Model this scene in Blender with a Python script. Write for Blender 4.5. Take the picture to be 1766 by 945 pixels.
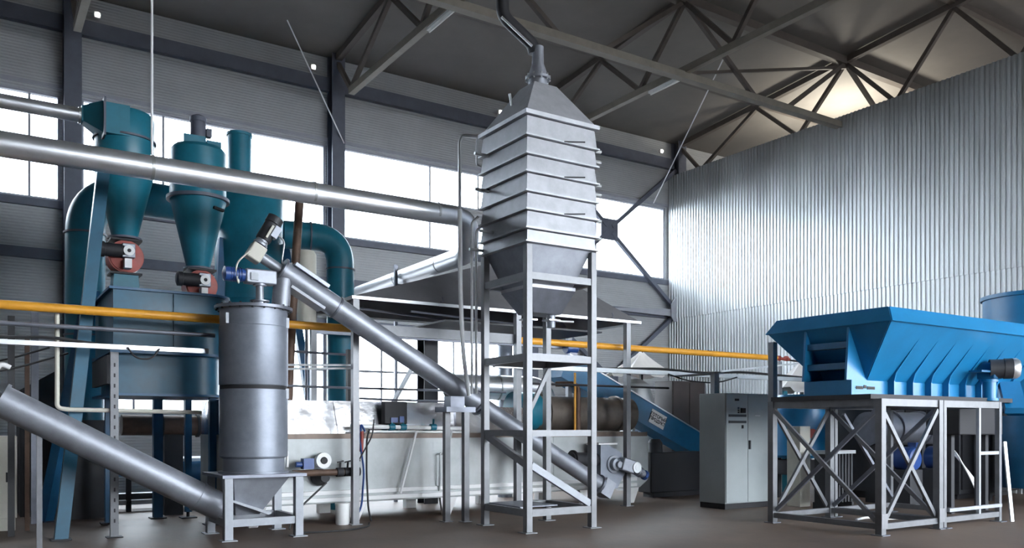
import bpy, math, random
from mathutils import Vector, Matrix
random.seed(7)
SC = bpy.context.scene
COL = SC.collection
for o in list(bpy.data.objects):
    bpy.data.objects.remove(o)

# ------------------------------------------------------------------ camera, sky, exposure
cam_d = bpy.data.cameras.new('camera')
cam = bpy.data.objects.new('camera', cam_d)
COL.objects.link(cam)
cam.location = (0, 0, 1.5)
cam.rotation_euler = (math.radians(90), 0, -math.atan2(.546, .838))
cam_d.sensor_width = 36
cam_d.lens = 1446 / 1766 * 36
cam_d.shift_y = 262.5 / 1766
cam_d.clip_end = 300
SC.camera = cam

W = bpy.data.worlds.new('overcast_sky')
SC.world = W
W.use_nodes = True
bg = W.node_tree.nodes['Background']
bg.inputs['Color'].default_value = (.86, .93, 1.0, 1)
bg.inputs['Strength'].default_value = 12.0
SC.view_settings.view_transform = 'Standard'
SC.view_settings.look = 'None'
SC.view_settings.exposure = 1.0
SC.view_settings.gamma = 1.0
SC.view_settings.use_curve_mapping = False

# lamp of the neighbouring hall, beyond the corrugated partition
ld = bpy.data.lights.new('neighbour_hall_lamp', 'AREA')
ld.shape = 'DISK'; ld.size = 1.2; ld.energy = 150; ld.color = (1, .93, .78)
lo = bpy.data.objects.new('neighbour_hall_lamp', ld)
lo.location = (22.4, 15.8, 9.5); lo.rotation_euler = (math.radians(180), 0, 0)
COL.objects.link(lo)

# ------------------------------------------------------------------ materials
def nt(name):
    m = bpy.data.materials.new(name); m.use_nodes = True
    return m, m.node_tree, m.node_tree.nodes['Principled BSDF']

def paint(name, col, rough=.45, metal=0.0, var=.18, scale=3.0, bump=0.0, bscale=60, spec=.5, stretch=(1, 1, 1), stain=None, stain_amt=.5):
    m, t, b = nt(name)
    N, L = t.nodes, t.links
    tc = N.new('ShaderNodeTexCoord')
    mp = N.new('ShaderNodeMapping'); mp.inputs['Scale'].default_value = stretch
    L.new(tc.outputs['Object'], mp.inputs['Vector'])
    no = N.new('ShaderNodeTexNoise'); no.inputs['Scale'].default_value = scale
    no.inputs['Detail'].default_value = 6; no.inputs['Roughness'].default_value = .65
    L.new(mp.outputs[0], no.inputs['Vector'])
    rp = N.new('ShaderNodeValToRGB')
    rp.color_ramp.elements[0].position = .3; rp.color_ramp.elements[1].position = .7
    rp.color_ramp.elements[0].color = tuple(c * (1 - var) for c in col) + (1,)
    rp.color_ramp.elements[1].color = tuple(min(1, c * (1 + var)) for c in col) + (1,)
    L.new(no.outputs['Fac'], rp.inputs['Fac'])
    out = rp.outputs[0]
    if stain:
        n2 = N.new('ShaderNodeTexNoise'); n2.inputs['Scale'].default_value = scale * .6; n2.inputs['Detail'].default_value = 8
        m2 = N.new('ShaderNodeMapping'); m2.inputs['Scale'].default_value = (1, 1, .35); m2.inputs['Location'].default_value = (3, 7, 1)
        L.new(tc.outputs['Object'], m2.inputs['Vector']); L.new(m2.outputs[0], n2.inputs['Vector'])
        r2 = N.new('ShaderNodeValToRGB'); r2.color_ramp.elements[0].position = .5; r2.color_ramp.elements[1].position = .72
        L.new(n2.outputs['Fac'], r2.inputs['Fac'])
        ml = N.new('ShaderNodeMath'); ml.operation = 'MULTIPLY'; ml.inputs[1].default_value = stain_amt
        L.new(r2.outputs[0], ml.inputs[0])
        mx = N.new('ShaderNodeMixRGB'); L.new(ml.outputs[0], mx.inputs['Fac'])
        L.new(out, mx.inputs['Color1']); mx.inputs['Color2'].default_value = tuple(stain) + (1,)
        out = mx.outputs[0]
    L.new(out, b.inputs['Base Color'])
    b.inputs['Metallic'].default_value = metal
    b.inputs['Specular IOR Level'].default_value = spec
    mr = N.new('ShaderNodeMapRange')
    mr.inputs['To Min'].default_value = max(.04, rough - .1); mr.inputs['To Max'].default_value = min(1, rough + .12)
    L.new(no.outputs['Fac'], mr.inputs['Value']); L.new(mr.outputs[0], b.inputs['Roughness'])
    if bump:
        nb = N.new('ShaderNodeTexNoise'); nb.inputs['Scale'].default_value = bscale; nb.inputs['Detail'].default_value = 3
        L.new(mp.outputs[0], nb.inputs['Vector'])
        bu = N.new('ShaderNodeBump'); bu.inputs['Strength'].default_value = bump; bu.inputs['Distance'].default_value = .02
        L.new(nb.outputs['Fac'], bu.inputs['Height']); L.new(bu.outputs[0], b.inputs['Normal'])
    return m

def ribbed(name, col, pitch, rough=.6, strength=.35):
    """sandwich panel with fine horizontal ribs"""
    m = paint(name, col, rough, var=.08, scale=1.2)
    t = m.node_tree; N, L = t.nodes, t.links; b = N['Principled BSDF']
    tc = N.new('ShaderNodeTexCoord'); sx = N.new('ShaderNodeSeparateXYZ'); L.new(tc.outputs['Object'], sx.inputs[0])
    mu = N.new('ShaderNodeMath'); mu.operation = 'MULTIPLY'; mu.inputs[1].default_value = 2 * math.pi / pitch
    L.new(sx.outputs['Z'], mu.inputs[0])
    si = N.new('ShaderNodeMath'); si.operation = 'SINE'; L.new(mu.outputs[0], si.inputs[0])
    bu = N.new('ShaderNodeBump'); bu.inputs['Strength'].default_value = strength; bu.inputs['Distance'].default_value = .02
    L.new(si.outputs[0], bu.inputs['Height']); L.new(bu.outputs[0], b.inputs['Normal'])
    return m

M = {}
M['floor'] = paint('floor_concrete', (.17, .122, .095), .55, var=.25, spec=.3, scale=.55, bump=.15, bscale=14, stain=(.062, .042, .033), stain_amt=.6)
M['yard'] = paint('yard_ground', (.07, .065, .06), .9, var=.2)
M['wall'] = ribbed('wall_panel', (.39, .40, .41), .065, strength=.25)
M['steelwork'] = paint('painted_steelwork', (.105, .115, .15), .55, var=.15)
M['truss'] = paint('truss_steel', (.10, .085, .075), .6, var=.2)
M['chord'] = paint('lit_chord_steel', (.22, .20, .17), .55, var=.15)  # truss steel made paler: light on the bottom chords put into the colour
M['deck'] = paint('roof_deck', (.16, .15, .14), .75, var=.15, scale=.6)
M['frame_grey'] = paint('window_frame_grey', (.33, .34, .38), .5, var=.08)
M['galv'] = paint('galvanised_sheet', (.50, .52, .53), .38, metal=.75, var=.14, scale=1.1, stretch=(1, 1, .25))
M['steel'] = paint('bare_steel', (.30, .315, .355), .48, metal=.6, var=.16, scale=5, bump=.05)
M['column'] = paint('column_steel', (.22, .24, .285), .45, metal=.45, var=.15, scale=4, bump=.05)
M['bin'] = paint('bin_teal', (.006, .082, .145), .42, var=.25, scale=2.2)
M['steel_dark'] = paint('dark_rolled_steel', (.18, .19, .225), .42, metal=.6, var=.2, scale=4)
M['silver'] = paint('bright_duct_steel', (.74, .76, .80), .34, metal=.85, var=.06, scale=2, bump=.02, bscale=8)
M['stainless'] = paint('wrinkled_stainless', (.74, .74, .76), .2, metal=1.0, var=.1, scale=2, bump=.55, bscale=3.2)
M['frame'] = paint('grey_frame_paint', (.205, .21, .225), .42, metal=.25, var=.12, scale=6)
M['frame_mid'] = paint('mid_grey_frame_paint', (.16, .165, .178), .42, metal=.25, var=.15, scale=6)
M['trough'] = paint('trough_blue', (.008, .125, .26), .42, var=.2, scale=2.5)
M['frame_pale'] = paint('pale_frame_paint', (.32, .34, .375), .45, metal=.1, var=.1, scale=6)
M['silo'] = paint('silo_steel', (.44, .45, .48), .48, metal=.4, var=.12, scale=6, bump=.12, bscale=7)
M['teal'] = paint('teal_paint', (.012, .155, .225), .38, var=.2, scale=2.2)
M['blue'] = paint('blue_paint', (.009, .15, .33), .36, var=.14, scale=2.5)
M['blue_dark'] = paint('deep_blue_paint', (.008, .09, .20), .42, var=.2, scale=2.5)
M['motor_blue'] = paint('motor_blue', (.02, .06, .22), .35, var=.15)
M['yellow'] = paint('gas_yellow', (.72, .33, .03), .38, var=.1, scale=5)
M['red'] = paint('valve_red', (.33, .055, .04), .5, var=.25, scale=6)
M['rust'] = paint('rusty_pipe', (.11, .065, .045), .6, metal=.2, var=.35, scale=5)
M['kiln'] = paint('sooty_kiln_steel', (.16, .135, .115), .5, metal=.4, var=.3, scale=3)
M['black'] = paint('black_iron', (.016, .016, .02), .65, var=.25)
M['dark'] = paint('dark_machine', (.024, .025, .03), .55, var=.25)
M['furnace'] = paint('furnace_casing', (.45, .475, .48), .5, metal=.1, var=.14, scale=2.2, stain=(.23, .20, .18), stain_amt=.75)
M['brownband'] = paint('scorched_band', (.16, .12, .10), .5, metal=.3, var=.35, scale=3)
M['white'] = paint('white_paint', (.78, .78, .78), .5, var=.06)
M['cream'] = paint('cream_paint', (.55, .53, .46), .5, var=.08)
M['cabinet'] = paint('cabinet_paint', (.34, .375, .38), .38, var=.06, scale=2)
M['brown'] = paint('brown_cabinet', (.045, .032, .03), .5, var=.2)
M['rubber'] = paint('black_rubber', (.02, .02, .022), .6, var=.2)
M['hose'] = paint('white_hose', (.85, .86, .88), .45, var=.05)
M['hood'] = paint('hood_sheet', (.14, .138, .145), .6, metal=.15, var=.22, scale=1.5)
M['cloth'] = paint('white_sheet', (.8, .77, .74), .75, var=.05)
M['ink'] = paint('black_ink', (.02, .02, .02), .6, var=.1)
def emit(name, col, s):
    m, t, b = nt(name)
    b.inputs['Base Color'].default_value = col + (1,)
    b.inputs['Emission Color'].default_value = col + (1,); b.inputs['Emission Strength'].default_value = s
    return m
M['lamp'] = emit('lamp_glow', (1, .97, .9), 4.0)
M['tube'] = paint('fluorescent_tube', (.85, .85, .82), .3, var=.03)
def glass():
    m, t, b = nt('window_pane')
    N, L = t.nodes, t.links
    tr = N.new('ShaderNodeBsdfTransparent'); tr.inputs['Color'].default_value = (.93, .95, .97, 1)
    gl = N.new('ShaderNodeBsdfGlossy'); gl.inputs['Roughness'].default_value = .08
    mx = N.new('ShaderNodeMixShader'); mx.inputs['Fac'].default_value = .07
    L.new(tr.outputs[0], mx.inputs[1]); L.new(gl.outputs[0], mx.inputs[2])
    L.new(mx.outputs[0], N['Material Output'].inputs['Surface'])
    N.remove(b)
    return m
M['glass'] = glass()

# ------------------------------------------------------------------ mesh builder
V = Vector
def wloc(o):
    p = V((0, 0, 0))
    while o is not None:
        p = p + o.location; o = o.parent
    return p

class MB:
    def __init__(s):
        s.v, s.f = [], []
    def _add(s, vs, fs):
        k = len(s.v); s.v += [tuple(p) for p in vs]; s.f += [tuple(i + k for i in f) for f in fs]; return s
    def box(s, x0, x1, y0, y1, z0, z1):
        return s.frust((x0, x1, y0, y1, z0), (x0, x1, y0, y1, z1))
    def frust(s, b, t):
        vs = [(b[0], b[2], b[4]), (b[1], b[2], b[4]), (b[1], b[3], b[4]), (b[0], b[3], b[4]),
              (t[0], t[2], t[4]), (t[1], t[2], t[4]), (t[1], t[3], t[4]), (t[0], t[3], t[4])]
        return s._add(vs, [(3, 2, 1, 0), (4, 5, 6, 7), (0, 1, 5, 4), (1, 2, 6, 5), (2, 3, 7, 6), (3, 0, 4, 7)])
    def bar(s, p, q, w, h=None, up=(0, 0, 1)):
        h = h or w; p, q, up = V(p), V(q), V(up)
        d = (q - p).normalized()
        if abs(d.dot(up)) > .98: up = V((0, 1, 0))
        a = d.cross(up).normalized(); b = a.cross(d).normalized()
        vs = []
        for c in (p, q):
            vs += [c - a * w / 2 - b * h / 2, c + a * w / 2 - b * h / 2, c + a * w / 2 + b * h / 2, c - a * w / 2 + b * h / 2]
        return s._add(vs, [(3, 2, 1, 0), (4, 5, 6, 7), (0, 1, 5, 4), (1, 2, 6, 5), (2, 3, 7, 6), (3, 0, 4, 7)])
    def lathe(s, c, prof, n=32, axis=(0, 0, 1)):
        """prof: (radius, height along axis) from bottom to top, capped"""
        c, ax = V(c), V(axis).normalized()
        u = ax.orthogonal().normalized(); w = ax.cross(u)
        vs, fs = [], []
        for r, z in prof:
            for i in range(n):
                a = 2 * math.pi * i / n
                vs.append(c + ax * z + (u * math.cos(a) + w * math.sin(a)) * r)
        for j in range(len(prof) - 1):
            for i in range(n):
                k = (i + 1) % n
                fs.append((j * n + i, j * n + k, (j + 1) * n + k, (j + 1) * n + i))
        fs.append(tuple(range(n - 1, -1, -1))); fs.append(tuple((len(prof) - 1) * n + i for i in range(n)))
        return s._add(vs, fs)
    def tube(s, p, q, r, n=20, r2=None):
        p, q = V(p), V(q); L = (q - p).length
        return s.lathe(p, [(r, 0), (r if r2 is None else r2, L)], n, (q - p))
    def ring(s, p, axis, r, t, n=28):
        ax = V(axis).normalized(); p = V(p)
        return s.lathe(p - ax * t / 2, [(r, 0), (r, t)], n, ax)
    def path(s, pts, r, n=12, bend=0, seg=8):
        pts = [V(p) for p in pts]
        if bend:
            o = [pts[0]]
            for i in range(1, len(pts) - 1):
                a, b, c = pts[i - 1], pts[i], pts[i + 1]
                d1, d2 = (a - b), (c - b)
                k = min(bend, d1.length * .49, d2.length * .49)
                p1, p2 = b + d1.normalized() * k, b + d2.normalized() * k
                for j in range(seg + 1):
                    t = j / seg
                    o.append(p1 * (1 - t) ** 2 + b * 2 * t * (1 - t) + p2 * t * t)
            o.append(pts[-1]); pts = o
        vs, fs = [], []
        d0 = (pts[1] - pts[0]).normalized(); u = d0.orthogonal().normalized()
        for i, p in enumerate(pts):
            d = (pts[min(i + 1, len(pts) - 1)] - pts[max(i - 1, 0)]).normalized()
            u = (u - d * u.dot(d)).normalized(); w = d.cross(u)
            for j in range(n):
                a = 2 * math.pi * j / n
                vs.append(p + (u * math.cos(a) + w * math.sin(a)) * r)
        for i in range(len(pts) - 1):
            for j in range(n):
                k = (j + 1) % n
                fs.append((i * n + j, i * n + k, (i + 1) * n + k, (i + 1) * n + j))
        fs.append(tuple(range(n - 1, -1, -1))); fs.append(tuple((len(pts) - 1) * n + j for j in range(n)))
        return s._add(vs, fs)
    def prism(s, poly, a, b, axis='y'):
        """2D outline extruded along an axis: y -> (x,z), x -> (y,z), z -> (x,y)"""
        def mk(p, c):
            return {'y': (p[0], c, p[1]), 'x': (c, p[0], p[1]), 'z': (p[0], p[1], c)}[axis]
        n = len(poly)
        vs = [mk(p, a) for p in poly] + [mk(p, b) for p in poly]
        fs = [tuple(range(n - 1, -1, -1)), tuple(range(n, 2 * n))] + [(i, (i + 1) % n, n + (i + 1) % n, n + i) for i in range(n)]
        return s._add(vs, fs)
    def hexa(s, vs):
        return s._add(vs, [(3, 2, 1, 0), (4, 5, 6, 7), (0, 1, 5, 4), (1, 2, 6, 5), (2, 3, 7, 6), (3, 0, 4, 7)])
    def build(s, name, mat, parent=None, label=None, bevel=0, origin=None):
        import bmesh
        me = bpy.data.meshes.new(name)
        if parent is not None:
            off = wloc(parent)
        elif origin is not None:
            off = V(origin)
        else:
            xs = list(zip(*s.v))
            off = V(((min(xs[0]) + max(xs[0])) / 2, (min(xs[1]) + max(xs[1])) / 2, min(xs[2])))
        me.from_pydata([tuple(V(p) - off) for p in s.v], [], s.f)
        bm = bmesh.new(); bm.from_mesh(me)
        bmesh.ops.recalc_face_normals(bm, faces=bm.faces)
        bm.to_mesh(me); bm.free()
        me.polygons.foreach_set('use_smooth', [True] * len(me.polygons))
        me.set_sharp_from_angle(angle=math.radians(35))
        me.materials.append(M[mat])
        o = bpy.data.objects.new(name, me); COL.objects.link(o)
        if parent is not None:
            o.parent = parent
        else:
            o.location = off
        if bevel:
            b = o.modifiers.new('bevel', 'BEVEL'); b.width = bevel; b.segments = 2; b.limit_method = 'ANGLE'
        if label: o['label'] = label
        return o

def rings(parent, name, mat, items):
    for p, ax, r, th in items:
        MB().ring(p, ax, r, th).build(name, mat, parent)

def tag(o, label, cat, group=None, kind=None):
    if label: o['label'] = label
    if cat: o['category'] = cat
    if group: o['group'] = group
    if kind: o['kind'] = kind
    return o
def thing(name, label, cat, loc, group=None):
    o = bpy.data.objects.new(name, None); COL.objects.link(o)
    o.location = loc; o.empty_display_size = .1
    return tag(o, label, cat, group)
def struct(name, mb, mat, label=None, cat=None, parent=None):
    o = mb.build(name, mat, parent)
    o['kind'] = 'structure'
    return tag(o, label, cat)

# ================================================================== THE HALL
YW = 20.6                      # inner face of the back wall
XW = 19.65                     # face of the corrugated partition
COLX = [-4.07, 1.93, 7.93, 13.93, 19.93]
def deck_z(y): return 10.95 + (20.8 - y) * .085 if y > 4 else 10.95 + 16.8 * .085 - (4 - y) * .085

struct('floor', MB().box(-16, 46, -10, 20.8, -.2, 0), 'floor', 'bare brown grey concrete floor of the hall', 'floor')
struct('ground', MB().box(-90, 120, -110, -10, -.25, -.02), 'yard', 'yard outside the open front of the hall', 'ground')
struct('ground', MB().box(-90, 120, 20.8, 110, -.25, -.02), 'yard', 'yard outside behind the back wall', 'ground')

# ceiling deck (two slopes of corrugated sheet)
mb = MB()
for xa, xb, y0, y1 in ((-16, 46, 20.8, 4), (-16, 46, 4, -10)):
    mb.hexa([(xa, y0, deck_z(y0)), (xb, y0, deck_z(y0)), (xb, y1, deck_z(y1)), (xa, y1, deck_z(y1)),
             (xa, y0, deck_z(y0) + .12), (xb, y0, deck_z(y0) + .12), (xb, y1, deck_z(y1) + .12), (xa, y1, deck_z(y1) + .12)])
struct('ceiling', mb, 'deck', 'dark roof deck above the trusses', 'ceiling')

# back wall, with openings for the window bands
openings = []
def row(x0, x1, z0, z1, mull): openings.append((x0, x1, z0, z1, mull))
row(-3.85, 1.72, 7.66, 8.68, [-2.0, -.4, 1.14]); row(-3.85, 1.72, 6.38, 7.24, [-2.0, -.4, 1.14])
row(2.13, 7.72, 7.66, 8.72, [3.83, 5.83]);       row(2.13, 7.72, 6.38, 7.24, [3.83, 5.83])
row(8.13, 13.72, 7.66, 8.74, [10.75, 12.3]);     row(8.13, 13.72, 6.38, 7.24, [10.75, 12.3])
row(14.13, 19.5, 6.38, 8.76, [16.6])
row(2.13, 7.72, 1.78, 4.1, [3.2, 4.3, 5.4, 6.5]); row(8.13, 13.72, 1.78, 4.1, [9.3, 10.4, 11.5, 12.6])
mb = MB()
edges = [-16, -3.85, 1.72, 2.13, 7.72, 8.13, 13.72, 14.13, 19.5, 46]
for a, b in zip(edges[:-1], edges[1:]):
    holes = sorted([(z0, z1) for (x0, x1, z0, z1, m) in openings if x0 <= a + .01 and x1 >= b - .01])
    z = 0
    for z0, z1 in holes + [(deck_z(20.8), 99)]:
        if z0 > z: mb.box(a, b, YW, YW + .2, z, z0)
        z = z1
struct('wall_back', mb, 'wall', 'light grey ribbed panel wall behind the machines', 'wall')
for i, (x0, x1, z0, z1, mull) in enumerate(openings):
    f = MB(); t = .05
    f.box(x0, x1, YW + .03, YW + .15, z0, z0 + t).box(x0, x1, YW + .03, YW + .15, z1 - t, z1)
    f.box(x0, x0 + t, YW + .03, YW + .15, z0 + t, z1 - t).box(x1 - t, x1, YW + .03, YW + .15, z0 + t, z1 - t)
    w = struct('window_%d' % (i + 1), f, 'frame_grey', 'bright window of bay %s, %s row' % (
        {-3.85: 'one at the far left', 2.13: 'two behind the blue cyclones', 8.13: 'three behind the tall silo', 14.13: 'four beside the corrugated wall'}[x0],
        'upper' if z0 > 7.3 else 'full height' if z1 > 8 else 'lower' if z0 > 5 else 'bottom'), 'window')
    for mx in mull:
        MB().box(mx - .025, mx + .025, YW + .05, YW + .13, z0 + t, z1 - t).build('mullion', 'frame_grey', w)
    if z1 - z0 > 2.2 and z0 < 3:
        MB().box(x0 + t, x1 - t, YW + .06, YW + .12, 2.92, 2.98).build('transom', 'frame_grey', w)
    MB().box(x0 + t, x1 - t, YW + .085, YW + .095, z0 + t, z1 - t).build('pane', 'glass', w)

# rails on the back wall
n = 1
for z0, z1, d in ((10.05, 10.38, .16), (5.08, 5.3, .12), (6.2, 6.36, .1), (8.80, 8.88, .05), (4.12, 4.24, .08)):
    for a, b in zip(COLX[:-1], COLX[1:]):
        if z0 == 4.12 and (a < 1 or a > 13): continue
        if z0 == 6.2 and a > 13: d = .06
        struct('trim_%d' % n, MB().box(a + .17, b - .17, YW - d, YW + .005, z0, z1), 'steelwork' if z0 != 8.80 else 'frame_grey'); n += 1

# corrugated partition wall
ys = 3.0; pitch = .118; prof = []
k = 0
while ys < YW - .03:
    for dy, dx in ((0, 0), (.035, 0), (.05, -.032), (.095, -.032)):
        prof.append((ys + dy, XW + dx))
    ys += pitch
def corr(z0, z1, off):
    mb = MB(); npt = len(prof)
    vs = [(x + off, y, z) for z in (z0, z1) for y, x in prof] + [(x + off + .02, y, z) for z in (z0, z1) for y, x in prof]
    fs = []
    for i in range(npt - 1):
        fs.append((i, i + 1, npt + i + 1, npt + i))
        fs.append((2 * npt + i, 3 * npt + i, 3 * npt + i + 1, 2 * npt + i + 1))
        fs.append((npt + i, npt + i + 1, 3 * npt + i + 1, 3 * npt + i))
        fs.append((i, 2 * npt + i, 2 * npt + i + 1, i + 1))
    return mb._add(vs, fs)
wr = struct('wall_right', corr(5.05, 9.80, 0), 'galv', 'corrugated galvanised partition wall on the right', 'wall')
corr(0, 5.12, .022).build('lower_sheet', 'galv', wr)
struct('wall_left', MB().box(-16.2, -16, -10, 20.8, 0, 12.4), 'wall', 'end wall far to the left', 'wall')
# unseen front wall, its openings shaped to steer daylight onto the machines
mb = MB().box(-16, 46, -10.2, -10, 8.4, 12.6).box(-16, 46, -10.2, -10, 0, 1.8).box(-16, 6, -10.2, -10, 1.8, 8.4)
for x in (10, 16, 22, 28, 34, 40): mb.box(x - .2, x + .2, -10.2, -10, 1.8, 8.4)
struct('wall_front', mb, 'wall', 'front wall with a tall band of open window bays', 'wall')
struct('wall_far', MB().box(46, 46.2, -10, 20.8, 0, 12.4), 'wall', 'end wall of the neighbouring hall', 'wall')

# wall columns
wc = ['leftmost steel column of the back wall', 'steel column of the back wall left of the blue cyclones', 'steel column of the back wall left of the tall silo',
      'steel column of the back wall hidden behind the tall silo', 'steel column in the corner beside the corrugated wall']
for i, x in enumerate(COLX):
    mb = MB()
    mb.box(x - .17, x + .17, 20.22, 20.25, 0, 10.95).box(x - .17, x + .17, 20.55, 20.58, 0, 10.95).box(x - .015, x + .015, 20.25, 20.55, 0, 10.95)
    o = mb.build('steel_column', 'steelwork'); tag(o, wc[i], 'column', 'columns along the back wall', 'structure')

# cross bracing of the last bay
t = thing('wall_bracing', 'steel cross bracing with gusset plates in the last bay of the back wall', 'bracing', (16.93, 20.38, 0))
cx = 16.93
for zc, zt, zb in ((7.68, 10.0, 5.36), (3.0, 5.2, .8)):
    for sx in (-1, 1):
        for zz in (zt, zb):
            p = V((cx + sx * .1, 20.4, zc + (.1 if zz > zc else -.1))); q = V((cx + sx * 2.85, 20.4, zz))
            MB().bar(p, q, .12, .12).build('brace', 'steelwork', t)
    MB().box(cx - .34, cx + .34, 20.36, 20.40, zc - .33, zc + .33).build('gusset_plate', 'steelwork', t)
MB().prism([(19.5, 4.95), (19.76, 4.95), (19.76, 5.75), (19.6, 5.75), (19.4, 5.5), (19.4, 5.1)], 20.18, 20.22, 'y').build('gusset_plate', 'frame_grey', t)
MB().hexa([(16.95, 20.3, 5.16), (19.5, 20.25, 5.12), (19.5, 20.4, 5.12), (16.95, 20.34, 5.16), (16.95, 20.3, 5.22), (19.5, 20.25, 5.36), (19.5, 20.4, 5.36), (16.95, 20.34, 5.22)]).build('strut', 'frame_grey', t)

# roof trusses
tl = ['roof truss far to the left, outside the crossing duct', 'roof truss over the blue cyclones', 'roof truss left of the tall silo with a strip light under it',
      'roof truss right of the tall silo with a strip light under it', 'roof truss rising above the corrugated wall']
TOPY = [17.1, 14.07, 11.1, 8.1, 5.1, 2.1]; BOTY = [19.4, 15.6, 12.6, 9.6, 6.6, 3.6, .6]
for i, x in enumerate(COLX):
    t = thing('roof_truss', tl[i], 'roof truss', (x, 10, 9.6), 'roof trusses')
    MB().bar((x, 19.4, 9.72), (x, -6, 9.72), .15, .16).build('bottom_chord', 'chord', t)
    MB().bar((x, 20.4, deck_z(20.4) - .14), (x, 4, deck_z(4) - .14), .15, .16).bar((x, 4, deck_z(4) - .14), (x, -6, deck_z(-6) - .14), .15, .16).build('top_chord', 'truss', t)
    MB().bar((x, 20.3, 10.75), (x, 19.4, 9.78), .1).build('web', 'truss', t)
    seq = [(BOTY[0], 9.78)]
    for a, b in zip(TOPY, BOTY[1:]):
        seq += [(a, deck_z(a) - .2), (b, 9.78)]
    for (ya, za), (yb, zb) in zip(seq[:-1], seq[1:]):
        MB().bar((x, ya, za), (x, yb, zb), .1).build('web', 'truss', t)
# longitudinal brace truss
t = thing('brace_truss', 'long brace truss running crosswise under the roof, crossing above the tall silo', 'roof truss', (8, 14.07, 9.5))
MB().bar((-10, 14.07, 9.58), (30, 14.07, 9.58), .2, .16).build('bottom_chord', 'chord', t)
MB().bar((-10, 14.07, 11.35), (30, 14.07, 11.35), .2, .2).build('top_chord', 'truss', t)
for x in COLX[:-1] + [19.93, 25.93]:
    for s in (-1, 1):
        MB().bar((x + s * .1, 14.07, 11.25), (x + s * 2.35, 14.07, 9.65), .1).build('web', 'truss', t)
MB().bar((13.93, 14.2, 9.7), (19.93, 14.07, 11.2), .07).build('tie_rod', 'truss', t)
for y in (17.1, 11.1, 8.1, 5.1):
    o = MB().bar((-10, y, deck_z(y) - .05), (44, y, deck_z(y) - .05), .14, .16).build('roof_purlin', 'truss')
    tag(o, {17.1: 'roof purlin nearest the back wall', 11.1: 'roof purlin above the tall silo, nearer than the brace truss', 8.1: 'roof purlin nearer than the silo', 5.1: 'roof purlin nearest the ridge'}[y], 'purlin', 'roof purlins', 'structure')

# strip lights and wall lamps
for x, y0, lab in ((7.93, 14.05, 'white strip light under the roof truss left of the silo'), (13.93, 14.0, 'white strip light under the roof truss right of the silo')):
    t = thing('strip_light', lab, 'strip light', (x, y0 + .6, 9.52), 'strip lights under the trusses')
    MB().box(x - .05, x + .05, y0, y0 + 1.25, 9.58, 9.635).build('housing', 'white', t)
    MB().tube((x, y0 + .04, 9.55), (x, y0 + 1.21, 9.55), .022, 12).build('lamp_tube', 'tube', t)
for x, lab in ((2.42, 'small wall lamp high above the blue cyclones'), (7.32, 'small wall lamp high up left of the silo'), (12.87, 'small wall lamp high up beside the top of the silo'),
               (19.13, 'small wall lamp high up near the corrugated wall')):
    t = thing('wall_lamp', lab, 'lamp', (x, 20.4, 10.46), 'small lamps on the back wall')
    MB().box(x - .06, x + .06, 20.36, 20.45, 10.46, 10.58).build('housing', 'white', t)
    MB().lathe((x, 20.36, 10.52), [(.055, 0), (.05, .03), (.02, .05)], 14, (0, -1, 0)).build('lens', 'lamp', t)

# guy wires
for nm, p, q, lab in (('guy_wire', (8.07, 20.215, 8.7), (6.3, 19.3, 11.0), 'thin wire from the column left of the silo up to the roof'),
                      ('guy_wire', (18.9, 20.5, 8.82), (15.6, 13.7, 11.4), 'thin wire from the last window up to the roof on the right'),
                      ('hanger_wire', (2.03, 11.7, 5.0), (2.03, 11.7, deck_z(11.7)), 'thin vertical wire carrying the long silver duct')):
    tag(MB().tube(p, q, .016, 8).build(nm, 'hose'), lab, 'wire')

# ================================================================== LONG SILVER DUCTS
def elbow_rings(mb, spots, r, t=.03):
    for p, ax in spots: mb.ring(p, ax, r, t)
    return mb
t = thing('ventilation_duct', 'long silver round duct crossing in front of the cyclones and turning behind the silo', 'duct', (3.5, 11.7, 4.7))
MB().path([(-1.2, 11.7, 4.87), (6.82, 11.7, 4.85), (6.93, 11.95, 4.33), (7.8, 18.6, 4.66)], .155, 28, .36, 10).build('duct_pipe', 'silver', t)
rings(t, 'joint_band', 'galv', [((x, 11.7, 4.865), (1, 0, 0), .162, .035) for x in (.3, 2.03, 4.2, 6.2)])
rings(t, 'joint_band', 'galv', [((6.93 + (y - 11.95) * .131, y, 4.33 + (y - 11.95) * .0496), (.13, .99, .05), .162, .035) for y in (13.2, 15.6)])
t = thing('ventilation_duct', 'thin silver round duct at window height leading into the left cyclone', 'duct', (.2, 14, 6))
MB().tube((-2.5, 14.0, 6.14), (1.44, 14.0, 6.14), .105, 24).build('duct_pipe', 'silver', t)
rings(t, 'joint_band', 'galv', [((x, 14.0, 6.14), (1, 0, 0), .118, .03) for x in (-.6, 1.42)])
# trestle carrying the far leg of the duct
t = thing('duct_trestle', 'small dark trestle bracket under the receding silver duct above the hood', 'trestle', (7.55, 15.2, 0))
MB().bar((7.15, 15.2, 0), (7.15, 15.2, 4.7), .06).build('post', 'steel_dark', t)
MB().bar((7.8, 15.2, 0), (7.8, 15.2, 4.55), .06).build('post', 'steel_dark', t)
MB().bar((7.15, 15.2, 4.29), (7.8, 15.2, 4.29), .07).build('crossbar', 'steel_dark', t)

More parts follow.
